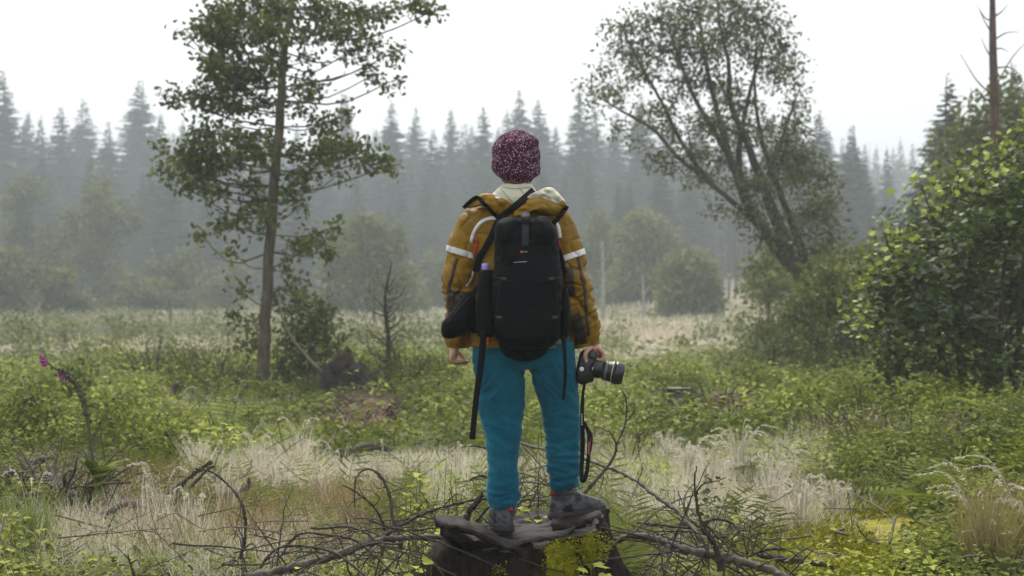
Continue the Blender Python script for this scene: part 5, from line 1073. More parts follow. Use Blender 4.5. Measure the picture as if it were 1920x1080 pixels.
def pillow(poly, Y, front, back, mat, name, parent, fold=.0, seed=0, n=48, nr=9, sq=.5):
    P = smooth_path(np.vstack([poly, poly[:1]]).astype(float), n + 1)[:-1]; c = P.mean(0); R = []
    for side, dep in ((1, back), (-1, front)):
        ss = np.linspace(.02, 1, nr) if side == 1 else np.linspace(1, .02, nr)[1:]
        for s in ss:
            q = c + (P - c) * s; yy = Y + side * dep * (1 - s ** 2) ** sq
            R.append(np.stack([(q[:, 0] - 960) / F * Y, np.full(n, yy), CH + (HY - q[:, 1]) / F * Y], 1))
    V, Fs = loft(R)
    if fold: V[:, 1] += fold * ridged(V * [22, 8, 30] + seed) - fold * .3 * noise(V * 60)
    return put(name, V, Fs, mat, parent), V, Fs
def strap(name, pts, w, mat, parent, thick=.003, twist=0.0, n=30):
    """free-hanging strap: (px,py,Y)"""
    p = smooth_path([at(*q) for q in pts], n); T = np.gradient(p, axis=0); T /= np.linalg.norm(T, axis=1)[:, None]
    ang = twist * np.linspace(0, 1, n); S = np.cross(T, [0, 1, 0]); S /= np.linalg.norm(S, axis=1)[:, None] + 1e-9; Nn = np.cross(T, S)
    W = np.interp(np.linspace(0, 1, n), np.linspace(0, 1, np.size(w)), np.atleast_1d(w)) / 415 / 2
    S2 = S * np.cos(ang)[:, None] + Nn * np.sin(ang)[:, None]; N2 = np.cross(T, S2)
    R = [np.array([p[i] + S2[i] * W[i] + N2[i] * thick / 2, p[i] - S2[i] * W[i] + N2[i] * thick / 2, p[i] - S2[i] * W[i] - N2[i] * thick / 2, p[i] + S2[i] * W[i] - N2[i] * thick / 2]) for i in range(n)]
    V, Fs = loft(R); return put(name, V, Fs, mat, parent, False)
YC = 6.43
# ---- body: one continuous surface
bd = MB()
def add(vf): bd.add(*vf)
add(ellipsoid((X(968), YC + .015, Z(297)), (.078, .098, .118), None, 28, 20))
add(ellipsoid((X(968), YC + .055, Z(326)), (.055, .062, .055), None, 20, 14))            # jaw
add(tube(np.array([(X(968), YC + .005, Z(318)), (X(968), YC - .012, Z(352)), (X(970), YC - .015, Z(390))]), np.array([.060, .058, .068]), 20))
add(ellipsoid((X(968), YC + .125, Z(308)), (.013, .020, .022), None, 12, 8)); add(ellipsoid((X(968), YC + .113, Z(298)), (.009, .012, .022), None, 12, 8))
add(ellipsoid((X(968), YC + .104, Z(322)), (.024, .012, .007), None, 12, 8)); add(ellipsoid((X(968), YC + .104, Z(336)), (.018, .014, .012), None, 12, 8))
for s in (-1, 1):
    add(ellipsoid((X(968) + s * .080, YC + .005, Z(303)), (.011, .022, .033), None, 12, 10)); add(ellipsoid((X(968) + s * .034, YC + .098, Z(291)), (.024, .010, .009), None, 12, 8))
add(loft(interp_rings([(378, 930, 1008, YC, .11), (400, 898, 1038, YC, .15), (450, 900, 1036, YC, .18), (530, 905, 1036, YC, .18), (600, 898, 1055, YC, .19), (690, 900, 1066, YC, .19)], 3, k=28)))
for a in ([(912, 414, YC), (876, 450, YC), (862, 520, YC - .02), (858, 590, YC), (858, 652, YC + .03)], [(1026, 414, YC), (1058, 450, YC), (1074, 520, YC - .03), (1088, 590, YC - .02), (1106, 645, YC - .01)]):
    add(tube(smooth_path([at(*p) for p in a], 16), np.interp(np.linspace(0, 1, 16), [0, .3, .55, 1], [.036, .042, .040, .029]), 14))
add(tube(smooth_path([at(938, 670, YC), at(940, 780, YC), at(944, 870, YC), at(944, 985, YC)], 16), np.interp(np.linspace(0, 1, 16), [0, .5, .7, 1], [.085, .06, .05, .03]), 14))
add(tube(smooth_path([at(1035, 670, YC), at(1052, 780, YC + .02), at(1058, 860, YC + .05), at(1060, 955, YC + .07)], 16), np.interp(np.linspace(0, 1, 16), [0, .5, .7, 1], [.085, .06, .05, .03]), 14))
def finger(pts, r0, r1):
    p = smooth_path(pts, 14); add(tube(p, np.linspace(r0, r1, 14), 10)); add(ellipsoid(p[-1], (r1,) * 3, None, 10, 8)); add(ellipsoid(p[0], (r0,) * 3, None, 10, 8))
# left hand: hanging relaxed, little finger nearest
add(ellipsoid(at(851, 662, YC + .02), (.021, .043, .040), np.array(Matrix.Rotation(.15, 3, 'Y')), 20, 14))
for k, (yy, ln) in enumerate(((-.030, .84), (-.010, 1.0), (.011, 1.05), (.031, .98))):
    y = YC + .02 + yy
    finger([at(848, 668, y), at(845 + k * .8, 668 + 7 * ln, y), at(850 + k, 668 + 12 * ln, y + .004), at(862 + k * 1.5, 667 + 13.5 * ln, y + .008), at(872 + k * 1.6, 668 + 10 * ln, y + .01)], .0098, .0078)
finger([at(856, 658, YC + .055), at(864, 666, YC + .075), at(870, 675, YC + .082), at(873, 682, YC + .085)], .0115, .0088)
# right hand: wrapped over the camera grip
add(ellipsoid(at(1117, 656, YC - .01), (.026, .036, .036), np.array(Matrix.Rotation(-.35, 3, 'Y')), 20, 14))
for k, (yy, ln) in enumerate(((-.036, .9), (-.014, 1.0), (.009, 1.03), (.031, .95))):
    y = YC - .015 + yy
    finger([at(1124, 655, y), at(1131 - k, 662, y), at(1131 - k, 671, y), at(1124, 676 + k * .5, y), at(1115, 677 + k * .5, y)], .0102, .0080)
finger([at(1108, 652, YC - .05), at(1099, 660, YC - .07), at(1097, 670, YC - .075), at(1100, 678, YC - .072)], .012, .009)
V, N, Fs = remesh(bd, .0045, 3); put('body', V, Fs, skin_m, person)
for s in (-1, 1):
    q = MB(); V, Fs = ellipsoid((X(968) + s * .033, YC + .100, Z(297)), (.012, .008, .006), None, 14, 10); q.add(V, Fs); q.obj('eye', plain('eye_white', (.7, .68, .65), .3, .05), person, True)
q = MB(); V, Fs = loft(interp_rings([(322, 942, 996, YC - .01, .14), (333, 944, 994, YC - .012, .13), (343, 945, 993, YC - .014, .13), (351, 947, 990, YC - .014, .125)], 4)); V[:, 0] += .002 * noise(V * [160, 160, 20]); q.add(V, Fs); q.obj('hair', hair_m, person, True)
# ---- beanie
bs = [(242.2, 969, 974, .01), (246, 958, 983, .05), (252, 944, 993, .11), (258, 935.5, 1003, .155), (265.5, 928, 1009, .19), (274, 924.5, 1010, .215), (283, 923, 1012, .226), (292, 922.3, 1012.5, .232), (301, 923, 1012.5, .235), (312, 922.8, 1013, .235), (321, 923.5, 1013, .232), (327, 928, 1010, .225), (332, 936, 1002, .21), (337, 941, 998, .185), (342, 944.5, 996.5, .17)]
R = []
for py, xl, xr, dp_ in smooth_path(np.array(bs), 90):
    r = ringp(py, xl, xr, YC + .012, max(dp_, .005), 2.15, 72); ya = (r[:, 1] - YC) / .12
    fr_ = np.clip(ya, 0, 1); r[:, 2] += np.clip(ya, -1, 0) * .020 * float(sstep(300, 341, py)) + fr_ * .135 * float(sstep(258, 342, py))
    r[:, 1] += fr_ * max(0, .121 - dp_ / 2) * float(sstep(262, 290, py)); R.append(r)
V, Fs = loft(R); c0 = np.array([X(968), YC, Z(298)])
d = V - c0; d /= np.linalg.norm(d, axis=1)[:, None] + 1e-9
px_, py_ = pix(V); dent = np.exp(-(((py_ - 281) - (px_ - 985) * -.32) / 5) ** 2) * sstep(970, 1000, px_) - .5 * np.exp(-((py_ - 269) / 6) ** 2 - ((px_ - 970) / 9) ** 2) * -1
rib = .0011 * np.sin(np.arctan2(d[:, 1], d[:, 0]) * 46)
V = V + d * (rib + .005 * noise(V * 18) + .004 * noise(V * 55) + .0018 * noise(V * 130) - .013 * dent * (V[:, 1] < YC) - .004 * np.exp(-((py_ - 309) / 2.5) ** 2))[:, None]
bn = put('beanie', V, Fs, kn, person)
# ---- trousers
t_ = MB()
t_.add(*loft(interp_rings([(596, 898, 1056, YC, .23), (630, 888, 1070, YC, .25), (655, 884, 1077, YC - .005, .255), (680, 884, 1080, YC - .01, .25), (692, 890, 1078, YC, .22)], 4)))
t_.add(*loft(interp_rings([(640, 883, 980, YC - .005, .23), (700, 888, 984, YC - .005, .225), (735, 892, 984, YC, .205), (769, 897, 983, YC, .19), (805, 905, 979, YC, .175), (841, 912, 974, YC - .01, .172), (880, 914, 973, YC - .015, .165), (920, 914, 973.5, YC - .01, .155), (938, 915, 973, YC - .01, .15), (948, 919, 970, YC - .01, .14)], 5)))
t_.add(*loft(interp_rings([(640, 988, 1079, YC - .005, .23), (700, 994, 1082, YC, .225), (735, 1004, 1085, YC + .01, .205), (769, 1014, 1088, YC + .02, .19), (805, 1020, 1088.5, YC + .03, .18), (841, 1023, 1088.5, YC + .04, .172), (880, 1027, 1088, YC + .055, .165), (905, 1030, 1086, YC + .065, .155), (918, 1034, 1082, YC + .07, .14)], 5)))
V, N, Fs = remesh(t_, .0058, 4); px_, py_ = pix(V)
right = px_ > 986
fold = .0075 * ridged(V * [7, 7, 27] + 2) * sstep(745, 800, py_) * right + .0095 * ridged(V * [9, 9, 38] + 6) * sstep(840, 890, py_) * right
fold += .006 * ridged(np.stack([V[:, 0] * 9 + V[:, 2] * 6, V[:, 1] * 6, V[:, 2] * 13], -1)) * (~right) * sstep(700, 760, py_) + .008 * ridged(np.stack([V[:, 0] * 10 - V[:, 2] * 9, V[:, 1] * 8, V[:, 2] * 24], -1) + 9) * sstep(885, 930, py_) * (~right)
fold += .006 * ridged(np.stack([V[:, 0] * 8, V[:, 1] * 5, V[:, 2] * 20 + np.abs(V[:, 0] - .02) * 22], -1) + 4) * sstep(665, 700, py_) * sstep(790, 730, py_)
V = V + N * (1.15 * fold - .005 + .002 * noise(V * 45))[:, None]; put('trousers', V, Fs, tr_m, person); tr_b = bvh(V, Fs)
# ---- jacket
j_ = MB()
j_.add(*loft(interp_rings([(352, 932, 1004, YC - .005, .13), (372, 912, 1022, YC - .01, .17), (388, 890, 1043, YC - .01, .20), (405, 872, 1062, YC - .01, .225), (430, 868, 1068, YC - .01, .245), (470, 880, 1058, YC - .005, .255), (520, 888, 1054, YC, .255), (570, 888, 1056, YC, .255), (610, 884, 1064, YC, .265), (640, 880, 1070, YC, .275), (652, 879, 1072, YC, .28)], 4)))
sl = [(899, 401, YC - .01, 27), (889, 420, YC - .01, 31), (876, 450, YC - .01, 34), (866, 480, YC - .015, 32), (861, 517, YC - .025, 30), (862, 555, YC - .015, 30), (859, 600, YC, 27), (857, 635, YC + .02, 24.5), (857, 652, YC + .03, 22.5)]
sr = [(1037, 401, YC - .01, 27), (1045, 420, YC - .01, 31), (1056, 450, YC - .015, 33), (1065, 480, YC - .02, 33), (1071, 517, YC - .035, 33), (1076, 555, YC - .03, 33), (1086, 590, YC - .025, 32), (1096, 620, YC - .015, 29), (1100, 640, YC - .01, 26), (1102, 650, YC - .01, 25)]
for S in (sl, sr):
    Q = smooth_path(np.array([[*at(a, b, DP)[[0]], c, at(a, b, DP)[2], r / 415] for a, b, c, r in S]), 40); j_.add(*tube(Q[:, :3], Q[:, 3], 24))
V, N, Fs = remesh(j_, .0058, 4); px_, py_ = pix(V); x0 = V[:, 0]
arm = np.clip(sstep(892, 880, px_) + sstep(1052, 1062, px_), 0, 1)
big = ridged(np.stack([V[:, 0] * 5 + V[:, 2] * 5 * np.sign(x0), V[:, 1] * 4, V[:, 2] * 9 - V[:, 0] * 5 * np.sign(x0)], -1) + 3); mid = ridged(np.stack([V[:, 0] * 16, V[:, 1] * 12, V[:, 2] * 24 - V[:, 0] * 14 * np.sign(x0)], -1) + 8)
el = np.exp(-((py_ - 560) / 55) ** 2)
el2 = np.exp(-((py_ - 600) / 40) ** 2)
rg = lambda q: np.sign(ridged(q)) * np.abs(ridged(q)) ** 1.0
V = V + N * (arm * (.011 * big * (.45 + 1.0 * el) + .005 * mid * (.15 + el + .5 * el2)) + (1 - arm) * (.005 * big + .001 * mid) + .001 * noise(V * 70) - .005)[:, None]
# uneven hem: two tails
px_, py_ = pix(V); lo = sstep(615, 655, py_) * (np.abs(px_ - 975) < 100)
V[:, 2] -= lo * (.045 * np.exp(-((px_ - 1063) / 9) ** 2) + .012 * noise(V * [14, 5, 0])); V[:, 1] -= lo * .01
nvv = lambda q, w: np.exp(-(noise(q) / w) ** 2)
cr = nvv(np.stack([V[:, 0] * 7 + V[:, 2] * 7 * np.sign(x0), V[:, 1] * 6, V[:, 2] * 9 - V[:, 0] * 5 * np.sign(x0)], -1) + 21, .10)
cr2 = nvv(np.stack([V[:, 0] * 9, V[:, 1] * 8, V[:, 2] * 19 - V[:, 0] * 9 * np.sign(x0)], -1) + 33, .12)
V = V - N * (arm * (.010 * cr * (.6 + .8 * el) + .010 * cr2 * (.05 + el + .5 * el2)) + (1 - arm) * .003 * cr)[:, None]
jacket = put('jacket', V, Fs, jk_m, person); jv, jf = V, Fs; jb = bvh(V, Fs)
# ---- collar, hood
V, Fs = loft(interp_rings([(346, 942, 998, YC - .012, .125), (350, 938, 1000, YC - .014, .135), (356, 931, 1004, YC - .02, .155), (366, 921, 1010, YC - .028, .19), (378, 905, 1020, YC - .03, .22), (392, 890, 1036, YC - .02, .235)], 5))
V[:, 1] += .018 * ridged(np.stack([V[:, 0] * 16 + V[:, 2] * 20, V[:, 2] * 8, V[:, 1] * 5], -1)) * sstep(346, 356, pix(V)[1]); col = put('collar', V, Fs, cream, person); cb = bvh(V, Fs)
_, V, Fs = pillow(np.array([(868, 391), (880, 378), (897, 367), (912, 362), (930, 366), (948, 373), (964, 380), (960, 392), (948, 402), (936, 406), (922, 398), (906, 386), (890, 383)]), 6.315, .035, .03, jk_m, 'hood', person, .012, 3); h1 = bvh(V, Fs)
_, V, Fs = pillow(np.array([(961, 407), (964, 396), (972, 384), (986, 374), (1006, 369), (1026, 373), (1046, 383), (1062, 389), (1056, 400), (1040, 404), (1020, 402), (1000, 398), (984, 400), (970, 408)]), 6.28, .05, .06, jk_m, 'hood', person, .012, 7); h2 = bvh(V, Fs)
_, V, Fs = pillow(np.array([(972, 382), (984, 370), (1002, 361), (1018, 353), (1030, 350.5), (1040, 354), (1050, 365), (1061, 378), (1056, 388), (1042, 390), (1026, 378), (1004, 372), (986, 377)]), 6.30, .035, .05, cream, 'hood_lining', person, .016, 11)
_, V, Fs = pillow(np.array([(1047, 386), (1054, 375), (1060, 379), (1062, 388), (1054, 390)]), 6.272, .012, .03, jk_m, 'hood_edge', person, .004, 2)
allb = [jb, h1, h2, cb]
cs_m = plain('cream_crease_seam', (.26, .25, .17), .7)  # crease shade drawn as darker cream ribbons, along with a yoke seam
for pts in ([(938, 354), (946, 362), (956, 374), (962, 380)], [(972, 351), (978, 358), (984, 368)], [(941, 350), (956, 353), (975, 353.5), (996, 350)]):
    o = ribbon('collar_crease_seam', pts, 1.6, [cb], cs_m, person, .001, 16, .0015); o.parent = col
# ---- jacket trim
def band(name, p0, p1, h, xlim, mat):
    """band of fabric cut out of the jacket between two slanting planes"""
    me = mesh_np('tmp', jv, jf); bm = bmesh.new(); bm.from_mesh(me); bpy.data.meshes.remove(me); bm.normal_update()
    a = at(*p0, DP); b = at(*p1, DP); d = b - a; nn = np.array([-d[2], 0, d[0]]); nn /= np.linalg.norm(nn); nn *= -1 if nn[2] > 0 else 1
    for co, no in ((a - nn * h / 2, -nn), (a + nn * h / 2, nn)):
        bmesh.ops.bisect_plane(bm, geom=bm.verts[:] + bm.edges[:] + bm.faces[:], dist=1e-6, plane_co=co, plane_no=no, clear_outer=True)
    xc = at(xlim, 500, DP)[0]; sg = 1 if xlim < 960 else -1
    bmesh.ops.bisect_plane(bm, geom=bm.verts[:] + bm.edges[:] + bm.faces[:], dist=1e-6, plane_co=(xc, 0, 0), plane_no=(sg, 0, 0), clear_outer=True)
    bm.normal_update()
    for v in bm.verts: v.co += v.normal * .0035
    for v in bm.verts: v.co -= person.location
    me = bpy.data.meshes.new(name); bm.to_mesh(me); bm.free(); me.materials.append(mat)
    for p in me.polygons: p.use_smooth = True
    o = link(name, me, jacket); s = o.modifiers.new('s', 'SOLIDIFY'); s.thickness = .003; s.offset = -1; return o
jacket_off = jacket  # sub-parts hang on the jacket, which sits at the person's origin
band('reflective_band', (836, 465), (884, 480), .026, 888, refl); band('reflective_band', (1058, 485), (1097, 471), .026, 1053, refl)
class _J:   # ribbons are parented to the jacket but share the person's origin
    location = person.location
def jrib(name, pts, w, mat, off=.004, trees=None):
    o = ribbon(name, pts, w, trees or [jb], mat, person, off); o.parent = jacket; return o
jrib('reflective_stripe', [(934, 410), (920, 409), (904, 415), (893, 427), (886, 442), (883, 456)], 6.5, refl)
jrib('reflective_stripe', [(1039, 413), (1045, 421), (1048.5, 432), (1050, 446)], 6.5, refl)
jrib('reflective_stripe', [(888, 508), (886, 520), (880, 531), (874, 537)], 5, refl)
jrib('red_panel', [(892, 446), (894, 458), (891, 469), (888, 478)], 7, red_m2); jrib('red_panel', [(1041, 440), (1046, 456), (1050, 471)], 7, red_m2)
jrib('red_panel', [(915, 600), (917, 620), (914, 636), (912, 648)], 9, org_m)
jrib('sleeve_seam', [(857, 484), (851, 500), (847, 520), (842, 535), (840, 560), (842, 590)], 6, dark_seam); jrib('sleeve_seam', [(1084, 482), (1090, 510), (1096, 535), (1098, 560), (1100, 590), (1104, 630)], 6, dark_seam)
shade_m = plain('sleeve_shade_brown', (.035, .020, .006), .6, .4, 20, .4, .006)  # dark brown ribbons stand in for shade on the forearms and inner sleeve
o = ribbon('sleeve_shade', [(862, 546), (858, 570), (856, 600), (855, 630)], 36, [jb], shade_m, person, .003, 30, .004, 13); o.parent = jacket
o = ribbon('sleeve_shade', [(1064, 500), (1067, 530), (1070, 556)], 20, [jb], shade_m, person, .003, 24, .004, 9); o.parent = jacket
o = ribbon('sleeve_shade', [(1078, 590), (1086, 615), (1091, 645)], 22, [jb], shade_m, person, .003, 24, .004, 9); o.parent = jacket
jrib('hood_label', [(929, 370), (937, 371)], 4, refl, .004, [h1, jb])
def front_ribbon(name, pts, w, mat, parent, off=.008, n=24):
    p = smooth_path(np.array(pts, float), n); T = np.gradient(p, axis=0); T /= np.linalg.norm(T, axis=1)[:, None]; R = []
    for i in range(n):
        row = []
        for s in (-.5, 0, .5):
            a, b = p[i, 0] - T[i, 1] * w * s, p[i, 1] + T[i, 0] * w * s; h = jb.ray_cast(Vector((X(a), YC + 1.5, Z(b))), Vector((0, -1, 0)))
            row.append(np.array([X(a), (h[0][1] if h[0] is not None else YC + .1) + off, Z(b)]))
        R.append(np.array(row + [v - [0, .004, 0] for v in row[::-1]]))
    V, Fs = loft(R); return put(name, V, Fs, mat, parent, False)
o = front_ribbon('zip', [(971, 398), (972, 450), (973, 540), (974, 640)], 7, dark_seam, person, .004); o.parent = jacket
# ---- boots
def boot(ax, ay, az, rot, ra, rz_, sc=1.0):
    bt = MB(); R = []
    for y, w, h in ((-.082, .018, .045), (-.072, .030, .070), (-.045, .037, .090), (0, .042, .112), (.045, .045, .105), (.085, .048, .086), (.13, .050, .070), (.175, .046, .058), (.205, .034, .046), (.218, .018, .034)):
        a = np.arange(24) * 2 * PI / 24; c, s = np.cos(a), np.sin(a); R.append(np.stack([w * np.sign(c) * np.abs(c) ** .75, np.full(24, y), .022 + h / 2 + (h / 2) * np.sign(s) * np.abs(s) ** .8], 1))
    bt.add(*loft(R)); bt.add(*tube(np.array([(0, -.02, .07), (0, -.025, .12), (0, -.022, .165), (0, -.02, .185)]), np.array([.050, .049, .054, .057]), 24))
    V, N, Fs = remesh(bt, .006, 3); V = V + N * (.003 * ridged(V * [26, 26, 40]) + .0015 * noise(V * 80))[:, None]
    M3 = np.array(Matrix.Rotation(rot, 3, 'Z')) * sc; o0 = np.array([ax, ay, az])
    T = lambda v: v @ M3.T + o0
    bo = put('boot', T(V), Fs, boot_m, person)
    pr = smooth_path(np.array([(-.036, -.078), (0, -.090), (.036, -.078), (.041, -.03), (.042, .03), (.052, .10), (.050, .165), (.034, .212), (0, .228), (-.034, .212), (-.050, .165), (-.050, .10), (-.040, .03), (-.041, -.03), (-.036, -.078)]), 57)[:-1]
    sr_ = [np.c_[pr * s, np.full(56, z)] for z, s in ((.0, .98), (.006, 1.04), (.014, 1.04), (.020, 1.02), (.034, 1.0), (.036, .9))]
    V, Fs = loft(sr_); V[:, 1] += 0; so = put('sole', T(V), Fs, sole_m, person); so.parent = bo
    V, Fs = tube(np.stack([.056 * np.cos(np.linspace(0, 6.283, 30)), -.02 + .056 * np.sin(np.linspace(0, 6.283, 30)), .183 + .004 * np.sin(np.linspace(0, 12, 30))], 1), .007, 8, False); o = put('cuff', T(V), Fs, sole_m, person); o.parent = bo
    aa = np.linspace(-.16, .16, 10) + ra; V, Fs = tube(np.stack([.051 * np.cos(aa), -.022 + .051 * np.sin(aa), rz_ + np.linspace(.012, -.012, 10)], 1), np.array([.004, .008, .011, .012, .012, .011, .010, .008, .006, .004]), 8); o = put('red_tongue', T(V), Fs, red_boot, person); o.parent = bo
    V, Fs = tube(np.stack([.0495 * np.cos(np.linspace(0, 6.283, 30)), -.022 + .0495 * np.sin(np.linspace(0, 6.283, 30)), .118 + 0 * np.linspace(0, 1, 30)], 1), .005, 6, False); o = put('padding_seam', T(V), Fs, sole_m, person); o.parent = bo
    for k in range(5):
        y = .03 + .026 * k; z = .118 - .012 * k - .003 * k * k * .6
        V, Fs = tube(smooth_path([(-.034, y, z - .02), (-.012, y + .008, z + .009), (.012, y, z + .009), (.034, y + .006, z - .02)], 10), .0032, 5); o = put('lace', T(V), Fs, lace_m, person); o.parent = bo
red_boot = plain('red_boot_lining', (.38, .012, .03), .7, .2); lace_m = plain('boot_lace', (.05, .03, .04), .8, .3)
boot(X(944), YC - .005, stz(X(944), YC) + .024, .12, -1.05, .098); boot(X(1063), YC + .082, Z(975) - .006, -.95, -1.6, .124)
for pp in ([at(944, 935, YC - .02), at(944, 985, YC - .02)], [at(1057, 905, YC + .068), at(1058, 955, YC + .068)]):
    V, Fs = tube(np.array([pp[0], (pp[0] + pp[1]) / 2, pp[1]]), .042, 20); put('sock', V, Fs, sole_m, person)

# ------------------------------------------------------------------ backpack
pack = empty('backpack', (.06, 6.2, .95), 'black camera backpack worn on the back of the hiker', 'backpack')
PY = 6.20
def ringY(py, xl, xr, yc, dep, n=3.2, k=48):
    a = np.arange(k) * 2 * PI / k; c, s = np.cos(a), np.sin(a); x = ((xl + xr) / 2 - 960) / F * PY + (xr - xl) / 2 / F * PY * np.sign(c) * np.abs(c) ** (2 / n)
    return np.stack([x, yc + dep / 2 * np.sign(s) * np.abs(s) ** (2 / n), np.full(k, CH + (HY - py) / F * PY)], 1)
pk = MB()
S = smooth_path(np.array([(409, 958, 1014, 6.235, .10), (414, 944, 1028, 6.225, .15), (424, 934, 1036, 6.215, .19), (445, 927, 1042, 6.205, .215), (470, 925, 1046, 6.20, .215), (505, 924, 1050, 6.195, .22), (545, 924, 1052, 6.19, .225), (585, 925, 1051, 6.19, .225), (612, 929, 1048, 6.19, .22), (632, 932, 1046, 6.195, .23), (645, 943, 1034, 6.205, .18), (651, 956, 1020, 6.21, .1)], float), 60)
pk.add(*loft([ringY(*r) for r in S]))
for px, r in ((955, (.062, .07, .075)), (1015, (.060, .07, .075))): pk.add(*ellipsoid(at(px, 440, 6.155), r, None, 24, 16))
V, N, Fs = remesh(pk, .0065, 5); V = V + N * (.009 * ridged(V * [8, 8, 6] + 5) + .005 * ridged(V * [16, 16, 18]) + .0025 * noise(V * 30) - .004)[:, None]; po = put('main_body', V, Fs, blk, pack); pb = bvh(V, Fs)
_, V, Fs = pillow(np.array([(944, 500), (986, 494), (1034, 500), (1046, 540), (1046, 600), (1036, 634), (986, 642), (936, 634), (930, 600), (934, 540)]), 6.082, .020, .02, blk, 'front_pocket', pack, .005, 4); fpb = bvh(V, Fs)
ribbon('zip', [(938, 508), (960, 501), (986, 498.5), (1012, 501), (1036, 508), (1042, 540)], 2, [pb, fpb], strap_m, pack, .002)
ribbon('zip', [(930, 470), (940, 446), (958, 430), (985, 424), (1012, 430), (1030, 446), (1038, 470)], 2, [pb], strap_m, pack, .002)
ribbon('zip_pull', [(963, 492), (972, 491.4), (988, 490.6)], 1.3, [pb, fpb], plain('grey_zip_cord', (.35, .35, .36), .5), pack, .006)
ribbon('centre_strap', [(985, 412), (985, 424), (985, 440), (985, 462)], 15, [pb], blk2, pack, .006)
for pa in ([(924, 520), (944, 524), (962, 530)], [(1054, 520), (1034, 524), (1012, 530)], [(918, 590), (936, 596), (950, 604)], [(1058, 590), (1040, 596), (1026, 604)]):
    ribbon('compression_strap', pa, 5, [pb, fpb], strap_m, pack, .005, 12)
    h_, d_ = hit([pb, fpb], *pa[1]); q = MB(); V, Fs = box(h_ - np.array(d_) * .009, (.024, .010, .017)); q.add(V, Fs); q.obj('buckle', rubber, pack)
q = MB(); p = smooth_path([at(985, 424, 6.12), at(985, 408, 6.11), at(985, 400, 6.15), at(985, 403, 6.21), at(985, 414, 6.24)], 20)
R = []
for i in range(20):
    w = .019; R.append(np.array([p[i] + [w, -.004, 0], p[i] + [w, .004, .004], p[i] + [-w, .004, .004], p[i] + [-w, -.004, 0]]))
V, Fs = loft(R); put('grab_handle', V, Fs, blk2, pack, False)
# emblem: a small orange swoosh with a pale mark beside it
_, V, Fs = pillow(np.array([(974.5, 472.5), (977, 469.8), (980, 470.5), (981, 472.8), (978.5, 474.6)]), hit([pb], 978, 472)[0][1] - .004, .002, .002, org_m, 'emblem', pack, 0, 0, 20, 4)
pal = plain('pale_print', (.30, .28, .28), .6)
for a, b_ in ((981.5, 983), (983.6, 985), (985.6, 987), (987.5, 989)):
    ribbon('emblem', [(a, 471.8), (b_, 472.4)], 2.2, [pb], pal, pack, .003, 4, .001)
S = smooth_path(np.array([(506, 903, 924, 6.22, .09), (515, 897, 926, 6.215, .11), (545, 894, 928, 6.21, .125), (590, 892, 928, 6.21, .13), (625, 894, 926, 6.21, .12), (632, 899, 922, 6.21, .08)], float), 24)
V, Fs = loft([ringY(*r, n=2.6, k=32) for r in S], True); V[:, 0] += .004 * noise(V * 25); put('side_pocket', V, Fs, blk, pack)
S = smooth_path(np.array([(540, 1050, 1064, 6.22, .09), (560, 1048, 1068, 6.215, .11), (610, 1048, 1070, 6.21, .12), (636, 1048, 1062, 6.21, .09)], float), 20)
V, Fs = loft([ringY(*r, n=2.6, k=32) for r in S], True); V[:, 0] += .004 * noise(V * 25); put('side_pocket', V, Fs, blk, pack)
_, V, Fs = pillow(np.array([(930, 628), (960, 624), (1000, 624), (1034, 628), (1030, 652), (1014, 670), (986, 678), (957, 672), (940, 658)]), 6.27, .03, .03, blk, 'seat_shade_flap', pack, .006, 8)  # black flap added to stand in for shade on hem and seat
# straps over the shoulders, lifters, hip belt
ribbon('shoulder_strap', [(869, 390), (880, 379), (894, 370), (905, 379), (918, 393), (930, 405), (938, 412)], 7, allb, strap_m, pack, .011)
ribbon('shoulder_strap', [(1001, 356), (988, 367), (972, 381), (955, 395), (940, 407), (931, 421), (921, 444), (909, 466), (897, 486), (893, 510)], 12, allb, strap_m, pack, .011)
ribbon('shoulder_strap', [(1063, 386), (1056, 398), (1046, 410), (1036, 424), (1040, 450), (1052, 480), (1058, 510)], 9, allb, strap_m, pack, .011)
rings = []
for py, g_ in ((588, .006), (592, .016), (604, .02), (618, .018), (624, .006)):
    rings.append(ringp(py, 884 - g_ * 300, 1062 + g_ * 300, YC, .27 + g_ * 2, 2.3, 48))
V, Fs = loft(rings, False); V[:, 1] += .003 * noise(V * 20); put('hip_belt', V, Fs, blk, pack)
strap('hanging_strap', [(907, 620, 6.15), (905, 650, 6.15), (901, 690, 6.16), (895, 730, 6.17), (890, 775, 6.18), (885.5, 824, 6.18)], [12, 12, 10.5, 10.5], strap_m, pack)
strap('hanging_strap', [(1056, 630, 6.16), (1059, 665, 6.16), (1060, 700, 6.18), (1058, 730, 6.19), (1056, 750, 6.2)], [8, 6, 5], strap_m, pack)
for sgn, a in ((-1, 917), (1, 1024)):
    front_ribbon('shoulder_strap', [(a, 396), (a - sgn * 4, 430), (a - sgn * 2, 480), (a + sgn * 8, 530), (a + sgn * 22, 575)], 17, strap_m, pack)
# hanging pouch on the left hip belt
pouch = empty('pouch', at(860, 640, 6.2), 'black padded pouch hanging beside the left forearm of the hiker', 'pouch')
pillow(np.array([(884, 545), (892, 565), (890, 600), (886, 614), (876, 621), (862, 630), (850, 634), (838, 635), (829, 630), (826.5, 614), (830, 603), (843, 588), (858, 568), (872, 550)]), 6.27, .05, .05, blk, 'pouch_body', pouch, .006, 5)
strap('pouch_strap', [(884, 560, 6.24), (890, 545, 6.24), (898, 535, 6.25), (905, 528, 6.26)], 8, strap_m, pouch)
strap('pouch_zip', [(838, 606, 6.222), (852, 588, 6.222), (868, 570, 6.224), (880, 556, 6.23)], 2, rubber, pouch, .002)
